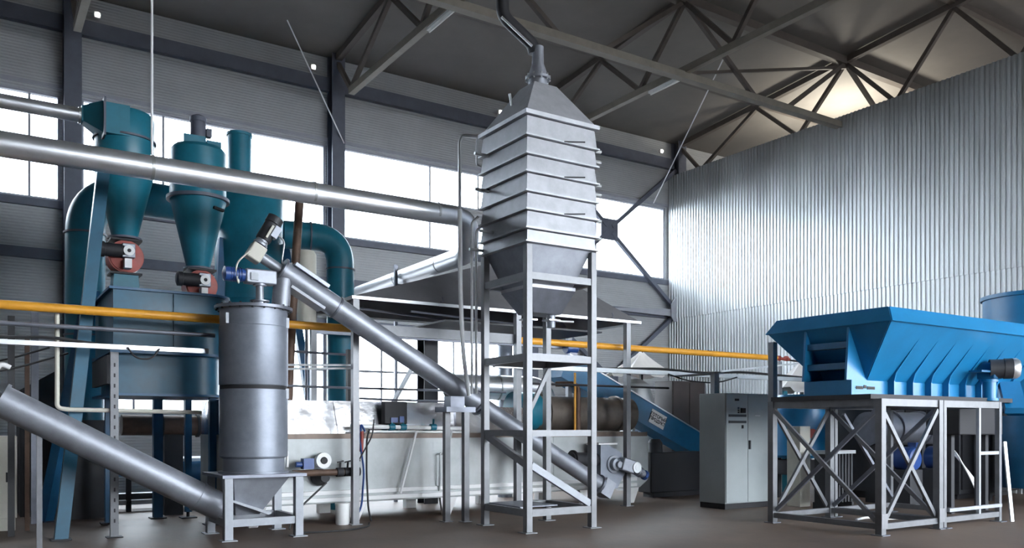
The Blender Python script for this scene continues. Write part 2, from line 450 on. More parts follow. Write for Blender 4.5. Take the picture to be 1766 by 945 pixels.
# ================================================================== SILO TOWER
X0, X1, Y0, Y1 = 6.56, 7.81, 9.69, 10.94
XC, YC = (X0 + X1) / 2, (Y0 + Y1) / 2
t = thing('tower_frame', 'tall square grey steel frame carrying the ribbed silo', 'frame', (XC, YC, 0))
h = .05
for x in (X0 + h, X1 - h):
    for y in (Y0 + h, Y1 - h):
        lg = MB().box(x - h, x + h, y - h, y + h, .012, 4.06).build('leg', 'frame', t, bevel=.006)
        MB().box(x - .1, x + .1, y - .1, y + .1, 0, .012).build('foot_plate', 'frame', lg)
for z, hh in ((3.62, .1), (2.47, .1), (1.4, .09), (.28, .1)):
    for (a, b) in (((X0, Y0), (X1, Y0)), ((X0, Y0), (X0, Y1)), ((X1, Y0), (X1, Y1)), ((X0, Y1), (X1, Y1))):
        if z == 1.4 and a == (X0, Y1): continue
        if z == 1.4 and a == (X1, Y0): continue
        dx, dy = (b[0] > a[0]), (b[1] > a[1])
        p = V((a[0] + (.1 if dx else (h if a[0] == X0 else -h)), a[1] + (.1 if dy else (h if a[1] == Y0 else -h)), z))
        q = V((b[0] - (.1 if dx else (-h if a[0] == X0 else h)), b[1] - (.1 if dy else (-h if a[1] == Y0 else h)), z))
        MB().bar(p, q, .08, hh).build('beam', 'frame', t)
MB().box(X0 + .09, X1 - .09, Y0 + .09, Y1 - .09, 2.52, 2.535).build('platform_plate', 'steel_dark', t)
MB().box(X0 + .09, X1 - .5, Y0 + .3, Y1 - .09, .33, .345).build('floor_plate', 'steel_dark', t)
MB().bar((X0 + h, Y1 - .1, 1.36), (X0 + h, Y0 + .1, .97), .07, .1).build('brace', 'frame', t)
MB().bar((X0 + .1, Y0 + h, .95), (X1 - .1, Y0 + h, .36), .07, .1).build('brace', 'frame_pale', t)
MB().bar((X1 - h, Y1 - .1, 2.4), (X0 + .8, Y1 - h, 1.62), .05, .06).build('brace', 'frame', t)

t = thing('storage_silo', 'tall square ribbed steel silo with pointed top standing in the grey frame', 'silo', (XC, YC, 3.1))
zs = [5.87, 5.57, 5.31, 5.06, 4.785, 4.53, 4.27, 4.08]
for a, b in zip(zs[:-1], zs[1:]):
    i0 = .0 if b > 4.2 else -.015
    mb = MB()
    m = (a * .45 + b * .55)
    mb.frust((X0 - i0, X1 + i0, Y0 - i0, Y1 + i0, b + .022), (X0 + .025, X1 - .025, Y0 + .025, Y1 - .025, a - .012))
    mb.box(X0 - .03, X1 + .03, Y0 - .03, Y1 + .03, b, b + .024)
    mb.build('shell_band', 'silo', t)
MB().box(X0 - .03, X1 + .03, Y0 - .03, Y1 + .03, 5.87, 5.93).build('top_flange', 'silo', t)
MB().frust((X0 + .01, X1 - .01, Y0 + .01, Y1 - .01, 5.93), (XC - .2, XC + .2, YC - .2, YC + .2, 6.56)).build('pyramid_top', 'silo', t)
nk = MB().lathe((XC, YC, 6.56), [(.14, 0), (.14, .12), (.19, .12), (.19, .16), (.14, .16), (.14, .22), (.09, .36), (.085, .62)], 28).build('neck', 'steel', t)
mb = MB()
for k in range(10):
    a = k * math.pi / 5
    mb.tube((XC + .175 * math.cos(a), YC + .175 * math.sin(a), 6.66), (XC + .175 * math.cos(a), YC + .175 * math.sin(a), 6.75), .014, 8)
mb.build('bolts', 'galv', nk)
MB().frust((XC - .37, XC + .37, YC - .37, YC + .37, 3.55), (X0 + .06, X1 - .06, Y0 + .06, Y1 - .06, 4.09)).build('discharge_cone', 'steel', t)
MB().box(XC - .4, XC + .4, YC - .4, YC + .4, 3.5, 3.55).build('cone_flange', 'silo', t)
MB().frust((XC - .22, XC + .28, YC - .2, YC + .2, 3.17), (XC - .4, XC + .4, YC - .4, YC + .4, 3.5)).build('outlet_cone', 'steel_dark', t)
for dx, dy in ((-.14, .05), (.2, -.06)):
    o = MB().tube((XC + dx, YC + dy, 2.98), (XC + dx, YC + dy, 3.22), .065, 18).build('outlet_pipe', 'steel', t)
    MB().box(XC + dx - .1, XC + dx + .1, YC + dy - .1, YC + dy + .1, 3.08, 3.10).build('slide_gate', 'silver', o)
MB().tube((XC + .3, YC - .06, 3.09), (XC + .62, YC - .06, 3.10), .014, 8).build('gate_handle', 'white', t)
for y, z in ((10.75, 5.56), (10.75, 5.03), (10.6, 4.38), (10.9, 4.16)):
    MB().tube((X0 + .04, y, z), (X0 - .22, y, z), .024, 10).build('nozzle', 'galv', t)
for z in (5.60, 5.44, 5.09, 4.95, 4.56, 4.3):
    MB().tube((X1 - .05, Y0 + .1, z), (X1 + .15, Y0 + .1, z), .03, 10).build('nozzle', 'galv', t)
for z in (5.58, 5.07, 4.54):
    MB().bar((X0 + .62, Y0 - .02, z), (X0 + .95, Y0 - .1, z + .03), .016).build('probe', 'black', t)
for dy in (.25, .45):
    MB().tube((X0 + .1 + dy * .5, YC + dy * .4, 6.05 + (.45 - dy)), (X0 + .06 + dy * .5, YC + dy * .4, 6.22 + (.45 - dy)), .02, 8).build('lifting_lug', 'galv', t)

t = thing('exhaust_pipe', 'sooty dark elbow pipe rising from the silo top to the roof', 'pipe', (7.1, 10.35, 7.1))
MB().path([(XC - .03, YC + .05, 7.1), (XC - .06, YC + .05, 7.22), (6.66, 10.48, 7.58), (6.66, 10.48, deck_z(10.48) - .03)], .095, 18, .12, 5).build('pipe', 'black', t)
MB().tube((6.58, 10.38, 7.50), (7.03, 10.24, 7.13), .018, 8).build('stay_strip', 'silver', t)

# pipes beside the silo
t = thing('air_pipe', 'thin galvanised pipe looping off the upper left side of the silo', 'pipe', (6.42, 11.2, 4.9))
MB().path([(6.62, 10.97, 5.92), (6.42, 11.25, 5.98), (6.40, 11.3, 5.9), (6.40, 11.3, 4.85)], .028, 10, .06).build('pipe', 'galv', t)
MB().path([(6.62, 10.97, 5.92), (6.56, 11.05, 5.9), (6.56, 11.05, 5.5), (6.62, 10.98, 5.46)], .016, 10, .03).build('branch', 'galv', t)
tag(MB().path([(6.40, 11.3, 4.85), (6.41, 11.3, 3.6), (6.46, 11.3, 2.6), (6.60, 11.36, 1.98)], .034, 10, .3).build('hose', 'hose'), 'white hose hanging down left of the silo frame to the conveyor', 'hose')
for x, z1, lab in ((6.50, 4.62, 'thin pale pipe nearest the silo frame, left of the pair'), (6.575, 4.5, 'thin pale pipe nearest the silo frame, right of the pair')):
    o = MB().path([(x + .06, 11.0, z1 + .08), (x, 11.1, z1), (x, 11.1, 2.0)], .021, 8, .05).build('water_pipe', 'hose')
    tag(o, lab, 'pipe', 'two thin pipes left of the silo frame')

# ================================================================== COLUMN WITH MIXER AND STAND
CX, CY = 3.34, 11.67
t = thing('reactor_column', 'grey steel cylindrical column in two sections on a square stand', 'column vessel', (CX, CY, .86))
MB().lathe((CX, CY, 2.06), [(.455, 0), (.46, .01), (.46, .8), (.45, .81), (.45, 1.04)], 48).build('upper_shell', 'column', t)
MB().lathe((CX, CY, 1.08), [(.445, 0), (.455, .01), (.455, .92), (.43, .92), (.43, .98)], 48).build('lower_shell', 'column', t)
MB().ring((CX, CY, 2.03), (0, 0, 1), .448, .05, 48).build('groove_shade', 'black', t)  # black ring paints in the shade of the groove between the shells
MB().lathe((CX, CY, .86), [(.47, 0), (.47, .025), (.41, .025), (.41, .2), (.435, .215), (.435, .22)], 48).build('base_neck', 'column', t)
ld_ = MB().lathe((CX, CY, 3.1), [(.52, 0), (.52, .04)], 48).build('lid', 'steel_dark', t)
mb = MB()
for k in range(20):
    a = k * math.pi / 10
    mb.tube((CX + .49 * math.cos(a), CY + .49 * math.sin(a), 3.08), (CX + .49 * math.cos(a), CY + .49 * math.sin(a), 3.16), .014, 6)
mb.build('bolts', 'black', ld_)
for a, z in ((-2.7, 2.95), (-.5, 2.93), (-.55, 1.95)):
    MB().bar((CX + .45 * math.cos(a), CY + .45 * math.sin(a), z - .07), (CX + .45 * math.cos(a), CY + .45 * math.sin(a), z + .07), .05, .05).build('lug', 'frame_pale', t)
sx, sy = 3.41, 11.63
t = thing('mixer_drive', 'geared mixer motor with blue end standing on the lid of the grey column', 'drive', (sx, sy, 3.14))
MB().lathe((sx, sy, 3.14), [(.12, 0), (.12, .025), (.085, .025), (.085, .08), (.13, .08), (.13, .1), (.055, .1), (.05, .3), (.09, .3), (.09, .33)], 24).build('shaft_coupling', 'steel', t)
MB().box(3.2, 3.63, sy - .09, sy + .09, 3.46, 3.66).build('gearbox', 'steel', t, bevel=.02)
mt = MB().lathe((3.2, sy, 3.57), [(.085, 0), (.09, .02), (.09, .2), (.1, .2), (.1, .27), (.05, .29)], 22, (-1, 0, 0)).build('motor', 'motor_blue', t)
mb = MB()
for k in range(5): mb.ring((3.15 - k * .035, sy, 3.57), (1, 0, 0), .1, .012)
mb.build('cooling_fins', 'motor_blue', mt)
MB().box(3.26, 3.36, sy - .115, sy - .09, 3.5, 3.6).build('terminal_box', 'frame_pale', t)

t = thing('column_stand', 'low pale grey four legged stand with hopper under the grey column', 'stand', (CX, CY, 0))
for x in (CX - .47, CX + .47):
    for y in (CY - .47, CY + .47):
        lg = MB().box(x - .055, x + .055, y - .055, y + .055, .012, .82).build('leg', 'frame_pale', t, bevel=.005)
        MB().box(x - .1, x + .1, y - .1, y + .1, 0, .012).build('foot_plate', 'frame_pale', lg)
MB().box(CX - .56, CX + .56, CY - .56, CY + .56, .82, .86).build('top_plate', 'steel_dark', t)
for s in (-1, 1):
    MB().box(CX - .415, CX + .415, CY + s * .47 - .035, CY + s * .47 + .035, .18, .28).build('rail', 'frame_pale', t)
    MB().box(CX + s * .47 - .035, CX + s * .47 + .035, CY - .415, CY + .415, .18, .28).build('rail', 'frame_pale', t)
MB().frust((CX - .3, CX + .02, CY - .2, CY + .2, .3), (CX - .38, CX + .38, CY - .4, CY + .4, .82)).build('hopper', 'steel', t)
MB().hexa([(CX - .4, CY - .38, .5), (CX + .1, CY - .38, .3), (CX + .1, CY + .3, .3), (CX - .4, CY + .3, .5), (CX - .4, CY - .38, .53), (CX + .14, CY - .38, .33), (CX + .14, CY + .3, .33), (CX - .4, CY + .3, .53)]).build('chute_plate', 'frame_pale', t)

# ================================================================== SCREW CONVEYORS
def along(p, q, s): return V(p) + (V(q) - V(p)).normalized() * s
A, B = (3.70, 11.65, 3.70), (9.42, 11.65, .47)
dirA = (V(B) - V(A)).normalized(); perpA = V((-dirA.z, 0, dirA.x))
t = thing('screw_conveyor', 'long inclined grey screw conveyor rising from behind the silo frame to the column lid', 'conveyor', (6.5, 11.65, .3))
MB().tube(A, along(A, B, 3.72), .16, 32).build('conveyor_tube', 'steel', t)
MB().tube(along(A, B, 3.72), B, .142, 32).build('conveyor_tube', 'steel', t)
rings(t, 'flange_ring', 'steel_dark', [(along(A, B, s), dirA, r, .03) for s, r in ((.02, .19), (.95, .175), (3.70, .195), (3.76, .195))])
c0, c1 = along(A, B, .12), along(A, B, .68)
MB().bar(c0 + perpA * .16, c1 + perpA * .16, .3, .05, perpA).build('access_cover', 'steel', t)
MB().bar(c0 - perpA * .15 + dirA * .1, c1 - perpA * .15 + dirA * .1, .3, .04, perpA).build('access_cover', 'frame_pale', t)
MB().tube((3.73, 11.62, 3.56), (3.69, 11.60, 3.145), .125, 24).build('discharge_chute', 'steel', t)
MB().tube(along(A, B, -.34), along(A, B, .02), .075, 20).build('shaft_housing', 'steel', t)
gb = along(A, B, -.40)
MB().bar(along(A, B, -.50), along(A, B, -.29), .19, .24, perpA).build('gearbox', 'cream', t, bevel=.02)
m0 = gb + perpA * .13; m1 = gb + perpA * .55
MB().lathe(m0, [(.1, 0), (.1, .03), (.085, .05), (.085, .08)], 20, perpA).build('motor_flange', 'steel', t)
mt = MB().lathe(m0 + perpA * .08, [(.1, 0), (.105, .02), (.105, .27), (.115, .28), (.115, .38), (.06, .4)], 22, perpA).build('motor', 'dark', t)
MB().bar(m0 + perpA * .13 + V((.1, -.04, .0)), m0 + perpA * .3 + V((.1, -.04, 0)), .12, .09).build('terminal_box', 'steel', mt)
MB().bar(V((0, -.115, 0)) + m0 + perpA * .1, V((0, -.115, 0)) + m0 + perpA * .3, .08, .03).build('name_plate', 'cream', mt)
MB().ring(B, dirA, .18, .05).build('end_plate', 'steel_dark', t)
MB().bar(along(B, A, -.02), along(B, A, -.26), .3, .3, perpA).build('end_box', 'steel', t)
tag(MB().path([m0 + perpA * .2 + V((.15, 0, 0)), m0 + V((.35, 0, .1)), m0 + V((.3, 0, -.25)), along(A, B, .1) + perpA * .18], .012, 8, .15).build('power_cable', 'galv'), 'thin cable looping from the conveyor motor at the top', 'cable')
tag(MB().path([gb + V((-.1, -.1, 0)), gb + V((-.3, -.1, -.2)), gb + V((-.25, -.1, -.5)), (3.12, 11.6, 3.6)], .012, 8, .12).build('power_cable', 'cream'), 'thin cable from the conveyor gearbox down to the mixer motor', 'cable')

t = thing('conveyor_support', 'two short grey posts holding up the inclined conveyor left of the silo frame', 'support', (6.48, 11.55, 0))
for x, y in ((6.33, 11.6), (6.57, 11.42)):
    lg = MB().box(x - .045, x + .045, y - .045, y + .045, .01, 1.72).build('post', 'frame', t)
    MB().box(x - .08, x + .08, y - .08, y + .08, 0, .01).build('foot_plate', 'frame', lg)
MB().box(6.2, 6.72, 11.36, 11.74, 1.72, 1.80).build('head_plate', 'steel_dark', t)
MB().box(6.35, 6.6, 11.5, 11.72, 1.80, 1.97).build('saddle', 'steel_dark', t)

A2, B2 = (.33, 11.67, 1.82), (2.9, 11.67, .40)
d2 = (V(B2) - V(A2)).normalized()
t = thing('screw_conveyor', 'inclined grey screw conveyor at bottom left feeding the stand of the column', 'conveyor', (1.6, 11.67, .2))
MB().tube(A2, B2, .19, 36).build('conveyor_tube', 'steel', t)
rings(t, 'flange_ring', 'steel', [(along(A2, B2, .02), d2, .215, .04), (along(A2, B2, 2.6), d2, .205, .03)])
MB().tube(along(A2, B2, -.35), A2, .09, 20).build('shaft_housing', 'steel', t)
MB().box(.72, .78, 11.64, 11.70, .0, 1.4).build('prop', 'frame_mid', t)

# feeder with drive at the low end of the long conveyor
t = thing('feeder_drive', 'dark feeder pipe with end box and geared motor in front of the furnace right end', 'drive', (10, 12.05, .3))
MB().tube((9.15, 12.1, .90), (9.95, 12.1, .88), .13, 24).ring((9.2, 12.1, .9), (1, 0, 0), .17, .03).build('feed_pipe', 'black', t)
MB().prism([(9.72, .35), (10.12, .35), (10.3, .62), (10.22, 1.0), (9.9, 1.16), (9.72, 1.16)], 11.95, 12.28, 'y').build('end_box', 'column', t)
MB().box(9.66, 10.1, 11.93, 12.3, 1.16, 1.19).build('box_lid', 'white', t)
MB().lathe((10.02, 11.95, .80), [(.16, 0), (.16, .03), (.12, .03), (.11, .12), (.06, .13), (.06, .2)], 26, (0, -1, 0)).build('bearing_flange', 'steel', t)
MB().bar((10.08, 11.82, .82), (10.34, 11.78, .74), .2, .24).build('gearbox', 'steel', t, bevel=.02)
MB().lathe((10.36, 11.70, .74), [(.1, 0), (.1, .03), (.05, .03), (.05, .035)], 20, (0, -1, 0)).build('gear_cover', 'galv', t)
mt = MB().lathe((10.32, 11.78, .74), [(.075, 0), (.085, .03), (.085, .24), (.09, .25), (.06, .33)], 20, (.87, 0, -.42)).build('motor', 'steel', t)
mb = MB()
for k in range(5): mb.ring(V((10.36, 11.78, .72)) + V((.87, 0, -.42)) * (.03 + k * .04), (.87, 0, -.42), .098, .012)
mb.build('cooling_fins', 'steel', mt)
MB().lathe(V((10.32, 11.78, .74)) + V((.87, 0, -.42)) * .34, [(.09, 0), (.09, .05), (.04, .06)], 20, (.87, 0, -.42)).build('fan_cover', 'motor_blue', mt)

# ================================================================== FURNACE AND HOOD
t = thing('furnace', 'long pale grey furnace box on short feet behind the conveyors', 'furnace', (7.2, 13.3, 0))
FY = 12.45
MB().prism([(3.2, .3), (11.12, .3), (11.34, .45), (11.34, 1.30), (11.28, 1.37), (3.2, 1.37)], FY, 14.2, 'y').build('furnace_body', 'furnace', t, bevel=.01)
MB().box(3.21, 11.3, FY - .012, FY + .05, 1.305, 1.385).build('scorched_band', 'brownband', t)
mb = MB(); mb.frust((3.2, 7.0, 12.52, 14.15, 1.37), (3.2, 7.0, 12.62, 14.1, 1.9)); mb.build('upper_casing', 'stainless', t)
for x0, x1 in ((4.9, 5.02), (6.05, 6.2)):
    MB().hexa([(x0, 12.505, 1.38), (x1, 12.505, 1.38), (x1, 12.53, 1.38), (x0, 12.53, 1.38), (x0 - .05, 12.6, 1.88), (x1 - .05, 12.6, 1.88), (x1 - .05, 12.63, 1.88), (x0 - .05, 12.63, 1.88)]).build('casing_strap', 'stainless', t)
MB().frust((7.05, 8.6, 12.55, 14.1, 1.37), (7.1, 8.5, 12.68, 14.05, 1.84)).build('upper_casing', 'stainless', t)
for z in (.47, .36):
    MB().box(3.25, 11.0, FY - .05, FY, z - .03, z + .03).build('rail', 'white', t)
for x in (3.6, 5.2, 6.85, 8.4, 9.8, 10.95):
    MB().prism([(x - .16, .3), (x + .16, .3), (x + .03, 0), (x - .1, 0)], FY + .02, FY + .1, 'y').build('foot', 'white', t)
    MB().box(x - .1, x + .1, 13.9, 14.05, 0, .3).build('foot', 'white', t)
MB().box(8.9, 11.2, 12.6, 13.9, 1.37, 1.40).build('top_plate', 'kiln', t)

for x in (5.15, 7.1, 9.05): MB().box(x - .03, x + .03, FY - .008, FY + .02, .5, 1.3).build('seam_strip', 'furnace', t)
t = thing('burner', 'burner with blue actuator and white ring fan on the furnace front', 'burner', (4.5, 12.2, .5))
MB().tube((4.05, 12.15, .80), (5.0, 12.15, .80), .05, 16).build('gas_manifold', 'rust', t)
MB().lathe((4.55, 12.44, .72), [(.13, 0), (.13, .1), (.1, .16), (.07, .3)], 22, (0, -1, 0)).build('burner_head', 'black', t)
MB().box(4.2, 4.36, 12.1, 12.24, .86, 1.02).tube((4.1, 12.17, .93), (4.2, 12.17, .93), .04).build('actuator', 'motor_blue', t)
MB().lathe((4.55, 12.3, .98), [(.12, 0), (.12, .1)], 26, (0, -1, 0)).build('fan_housing', 'white', t)
MB().lathe((4.55, 12.198, .98), [(.055, 0), (.05, .02)], 22, (0, -1, 0)).build('fan_inlet', 'black', t)
for x in (4.78, 4.9, 5.05):
    MB().lathe((x, 12.15, .80), [(.07, -.05), (.07, .05)], 14, (1, 0, 0)).tube((x, 12.15, .8), (x, 12.12, .95), .016).bar((x - .05, 12.12, .95), (x + .05, 12.12, .97), .02).build('valve', 'black', t)
tag(MB().path([(5.0, 12.1, .86), (5.25, 12.0, 1.35), (5.3, 12.05, 1.6)], .012, 8, .1).build('power_cable', 'rubber'), 'black cable rising from the burner valves to the hood leg', 'cable')
tag(MB().path([(4.55, 12.1, .65), (4.1, 12.0, .3), (3.95, 11.9, .15), (3.9, 11.85, .02)], .015, 8, .1).build('power_cable', 'rubber'), 'dark cable from the burner down to the floor beside the stand', 'cable')
tag(MB().path([(3.95, 11.4, .012), (4.5, 11.3, .012), (5.0, 11.55, .012), (5.2, 12.0, .014)], .014, 8, .3).build('floor_cable', 'rubber'), 'black cable curving over the floor from stand to hood leg', 'cable')
tag(MB().path([(3.95, 12.1, .9), (3.95, 12.1, 1.14), (3.88, 12.05, 1.14)], .018, 10, .03).build('bent_pipe', 'white'), 'short white bent pipe beside the base of the grey column', 'pipe')

# pipe train and control box on the furnace
t = thing('pipe_train', 'white horizontal pipe with valves along the top edge of the furnace', 'pipe', (6.2, 12.36, 1.4))
MB().tube((5.05, 12.38, 1.5), (7.1, 12.38, 1.46), .035, 12).tube((5.05, 12.41, 1.42), (7.1, 12.41, 1.4), .02, 12).build('pipe', 'white', t)
for x in (5.75, 5.95, 6.5):
    MB().lathe((x, 12.38, 1.485), [(.055, -.05), (.055, .05)], 14, (1, 0, 0)).tube((x, 12.38, 1.49), (x, 12.36, 1.62), .018, 8).build('valve', 'teal', t)
t = thing('control_box', 'small dark control box with fittings above the furnace top edge', 'control box', (5.85, 12.42, 1.52))
MB().box(5.62, 6.02, 12.36, 12.5, 1.54, 1.9).build('box', 'black', t, bevel=.01)
MB().box(5.72, 5.84, 12.33, 12.36, 1.56, 1.64).box(5.87, 5.95, 12.33, 12.36, 1.56, 1.66).build('gauge', 'motor_blue', t)
tag(MB().tube((6.17, 12.33, 1.42), (5.87, 12.3, .42), .02, 10).build('pole', 'white'), 'white pole leaning against the furnace front left of the silo frame', 'pole')
tag(MB().path([(6.86, 12.38, 1.44), (6.78, 12.36, 1.05), (6.62, 12.36, 1.05), (6.62, 12.38, .42)], .017, 8, .03).build('crank_pipe', 'galv'), 'thin cranked pipe down the furnace front beside the short posts', 'pipe')
tag(MB().path([(5.28, 12.36, 1.42), (5.2, 12.33, 1.55), (5.18, 12.3, 1.2), (5.22, 12.25, .8), (5.15, 12.18, .25), (4.98, 12.1, .02)], .016, 8, .12).build('hose', 'motor_blue'), 'dark blue hose hanging beside the left hood leg', 'hose')
tag(MB().path([(5.36, 12.36, 1.45), (5.30, 12.33, 1.3), (5.26, 12.25, .8), (5.27, 12.2, .2), (5.3, 12.15, .02)], .016, 8, .12).build('hose', 'rubber'), 'black hose with red grip hanging right of the blue hose', 'hose')
tag(MB().tube((5.2, 12.31, 1.1), (5.21, 12.31, 1.42), .03, 12).build('torch_handle', 'red'), 'dark red handle hanging on the furnace beside the left hood leg', 'handle')
tag(MB().lathe((4.83, 12.15, 0), [(.1, 0), (.11, .02), (.115, .3), (.12, .3), (.12, .33)], 24).build('bucket', 'white'), 'white round bucket on the floor left of the hood leg', 'bucket')

# hood
HX0, HX1, HY0, HY1, HZ = 4.93, 10.68, 11.98, 14.12, 3.47
AX0, AX1, AY0, AY1, AZ = 7.9, 9.3, 12.9, 13.7, 4.42
t = thing('extraction_hood', 'wide dark sheet metal extraction hood on posts over the furnace', 'hood', (7.8, 13.4, 0))
def sheet(mb, quad, th=.012):
    a, b, c, d = [V(p) for p in quad]; nrm = (b - a).cross(c - a).normalized() * th
    return mb.hexa([a, b, c, d, a + nrm, b + nrm, c + nrm, d + nrm])
mb = MB()
sheet(mb, [(HX0, HY0, HZ), (HX1, HY0, HZ), (AX1, AY0, AZ), (AX0, AY0, AZ)])
sheet(mb, [(HX1, HY0, HZ), (HX1, HY1, HZ), (AX1, AY1, AZ), (AX1, AY0, AZ)])
sheet(mb, [(HX1, HY1, HZ), (HX0, HY1, HZ), (AX0, AY1, AZ), (AX1, AY1, AZ)])
sheet(mb, [(HX0, HY1, HZ), (HX0, HY0, HZ), (AX0, AY0, AZ), (AX0, AY1, AZ)])
mb.box(AX0, AX1, AY0, AY1, AZ, AZ + .015)
mb.build('canopy', 'hood', t)
mb = MB()
mb.box(HX0 - .03, HX1 + .03, HY0 - .03, HY0, HZ - .035, HZ + .012).box(HX0 - .03, HX1 + .03, HY1, HY1 + .03, HZ - .035, HZ + .012)
mb.box(HX0 - .03, HX0, HY0, HY1, HZ - .035, HZ + .012).box(HX1, HX1 + .03, HY0, HY1, HZ - .035, HZ + .012)
mb.build('rim', 'galv', t)
for x, y, zb in ((4.98, 12.03, 0), (7.95, 12.03, 0), (10.42, 12.03, 0), (5.02, 13.98, 1.9), (10.42, 13.85, 1.4)):
    lg = MB().box(x - .05, x + .05, y - .05, y + .05, zb + .012, HZ - .035).build('leg', 'frame', t)
    MB().box(x - .09, x + .09, y - .09, y + .09, zb, zb + .012).build('foot_plate', 'frame', lg)
MB().box(5.05, 7.9, 12.06, 12.14, 2.92, 3.08).build('front_beam', 'frame_mid', t)
MB().box(6.8, 10.2, 12.5, 13.9, 3.28, 3.31).build('baffle', 'dark', t)
MB().box(5.07, 10.37, 13.93, 14.03, 3.1, 3.22).build('rear_beam', 'steel_dark', t)
for x in (6.45, 10.0):
    MB().path([(x, HY0 - .02, HZ + .12), (x, HY0 - .05, HZ + .04), (x - .06, HY0 - .08, HZ + .02)], .012, 8, .03).build('hook', 'steel_dark', t)
for x0, x1, z in ((5.05, 7.4, 3.40), (6.2, 9.5, 3.41)):
    MB().bar((x0, 12.6, z), (x1, 13.4, z + .02), .03).build('stiffener', 'steel_dark', t)

# ducts and drums behind / on the furnace
t = thing('flue_duct', 'silver horizontal flue with elbow above the furnace behind the silo frame', 'duct', (8.8, 14.5, 1.37))
MB().path([(7.55, 13.75, 2.25), (9.75, 13.75, 2.25), (9.75, 13.75, 1.40)], .24, 28, .4, 10).build('duct_pipe', 'silver', t)
rings(t, 'flange_ring', 'galv', [((7.57, 13.75, 2.25), (1, 0, 0), .27, .04), ((8.6, 13.75, 2.25), (1, 0, 0), .255, .03)])
MB().box(7.75, 7.85, 13.7, 13.8, 1.37, 2.02).build('leg', 'steel_dark', t)
tag(MB().lathe((9.6, 15.0, 0), [(.16, 0), (.16, 3.25), (.19, 3.25), (.19, 3.3)], 26).build('flue_stack', 'steel'), 'shiny vertical steel stack behind the silo frame under the hood', 'stack')
tag(MB().box(7.4, 7.7, 14.45, 14.47, 0, 3.4).box(7.4, 7.7, 14.73, 14.75, 0, 3.4).box(7.54, 7.56, 14.47, 14.73, 0, 3.4).build('steel_post', 'dark'), 'wide dark steel post in front of the bottom windows under the hood', 'post')
t = thing('kiln_drum', 'sooty brown horizontal drum lying on the right end of the furnace', 'drum', (10.2, 13.05, 1.4))
MB().lathe((8.95, 13.02, 1.74), [(.33, 0), (.33, .02), (.33, 2.35), (.2, 2.45)], 40, (1, 0, 0)).build('drum_shell', 'kiln', t)
rings(t, 'riding_ring', 'kiln', [((9.18, 13.02, 1.74), (1, 0, 0), .37, .06), ((10.93, 13.02, 1.74), (1, 0, 0), .37, .06)])
MB().lathe((8.5, 13.02, 1.78), [(.36, 0), (.36, .48), (.3, .5)], 40, (1, 0, 0)).build('end_cover', 'teal', t, label='teal end cover')
tag(MB().tube((9.55, 12.5, .8), (9.55, 12.5, 2.5), .022, 10).build('gas_riser', 'yellow'), 'thin orange pipe standing in front of the drum inside the silo frame', 'pipe')
tag(MB().path([(9.66, 12.55, 1.42), (9.66, 12.55, 2.3), (9.4, 12.9, 2.3)], .05, 14, .15).build('branch_pipe', 'rust'), 'rusty pale branch pipe beside the orange riser', 'pipe')
# motor high up behind the tower
t = thing('fan_motor', 'small dark blue motor on the upper end of the blue trough conveyor', 'motor', (10.45, 13.8, 2.85))
MB().lathe((10.3, 13.8, 3.10), [(.1, 0), (.11, .02), (.11, .26), (.08, .3)], 20, (1, 0, 0)).build('motor_body', 'motor_blue', t)
MB().box(10.32, 10.58, 13.53, 14.07, 2.86, 2.88).box(10.36, 10.54, 13.72, 13.88, 2.88, 3.01).build('bracket', 'steel_dark', t)

# rods and conduits in front of the bottom windows
for z, x0, x1, y, lab in ((2.72, 3.9, 5.3, 13.2, 'topmost dark conduit in front of the bottom windows beside the column'), (2.15, 3.9, 8.3, 12.95, 'middle dark conduit in front of the bottom windows'),
                       (1.98, 5.5, 7.3, 13.4, 'lowest dark conduit in front of the bottom windows')):
    tag(MB().path([(x0, y, z), (x0 + .6, y, z - .02), (x1, y, z - .03)], .02, 8, .2).build('conduit', 'steel_dark'), lab, 'conduit', 'conduits behind the furnace')
tag(MB().bar((3.85, 12.65, 2.43), (5.05, 12.3, 2.45), .05, .03).bar((3.85, 12.6, 2.36), (5.05, 12.22, 2.4), .02, .03).build('tray_arm', 'galv'), 'bright cable tray arm between the grey column and the hood leg', 'cable tray')
tag(MB().box(5.62, 5.76, 13.9, 14.0, 1.9, 2.85).build('steel_post', 'dark'), 'narrow dark post behind the furnace right of the left hood leg', 'post')
for x, lab in ((6.55, 'grey panel strut leaning behind the control box'),):
    tag(MB().bar((6.35, 13.6, 1.92), (6.75, 13.6, 2.6), .14, .04).build('strut', 'frame_pale'), lab, 'strut')

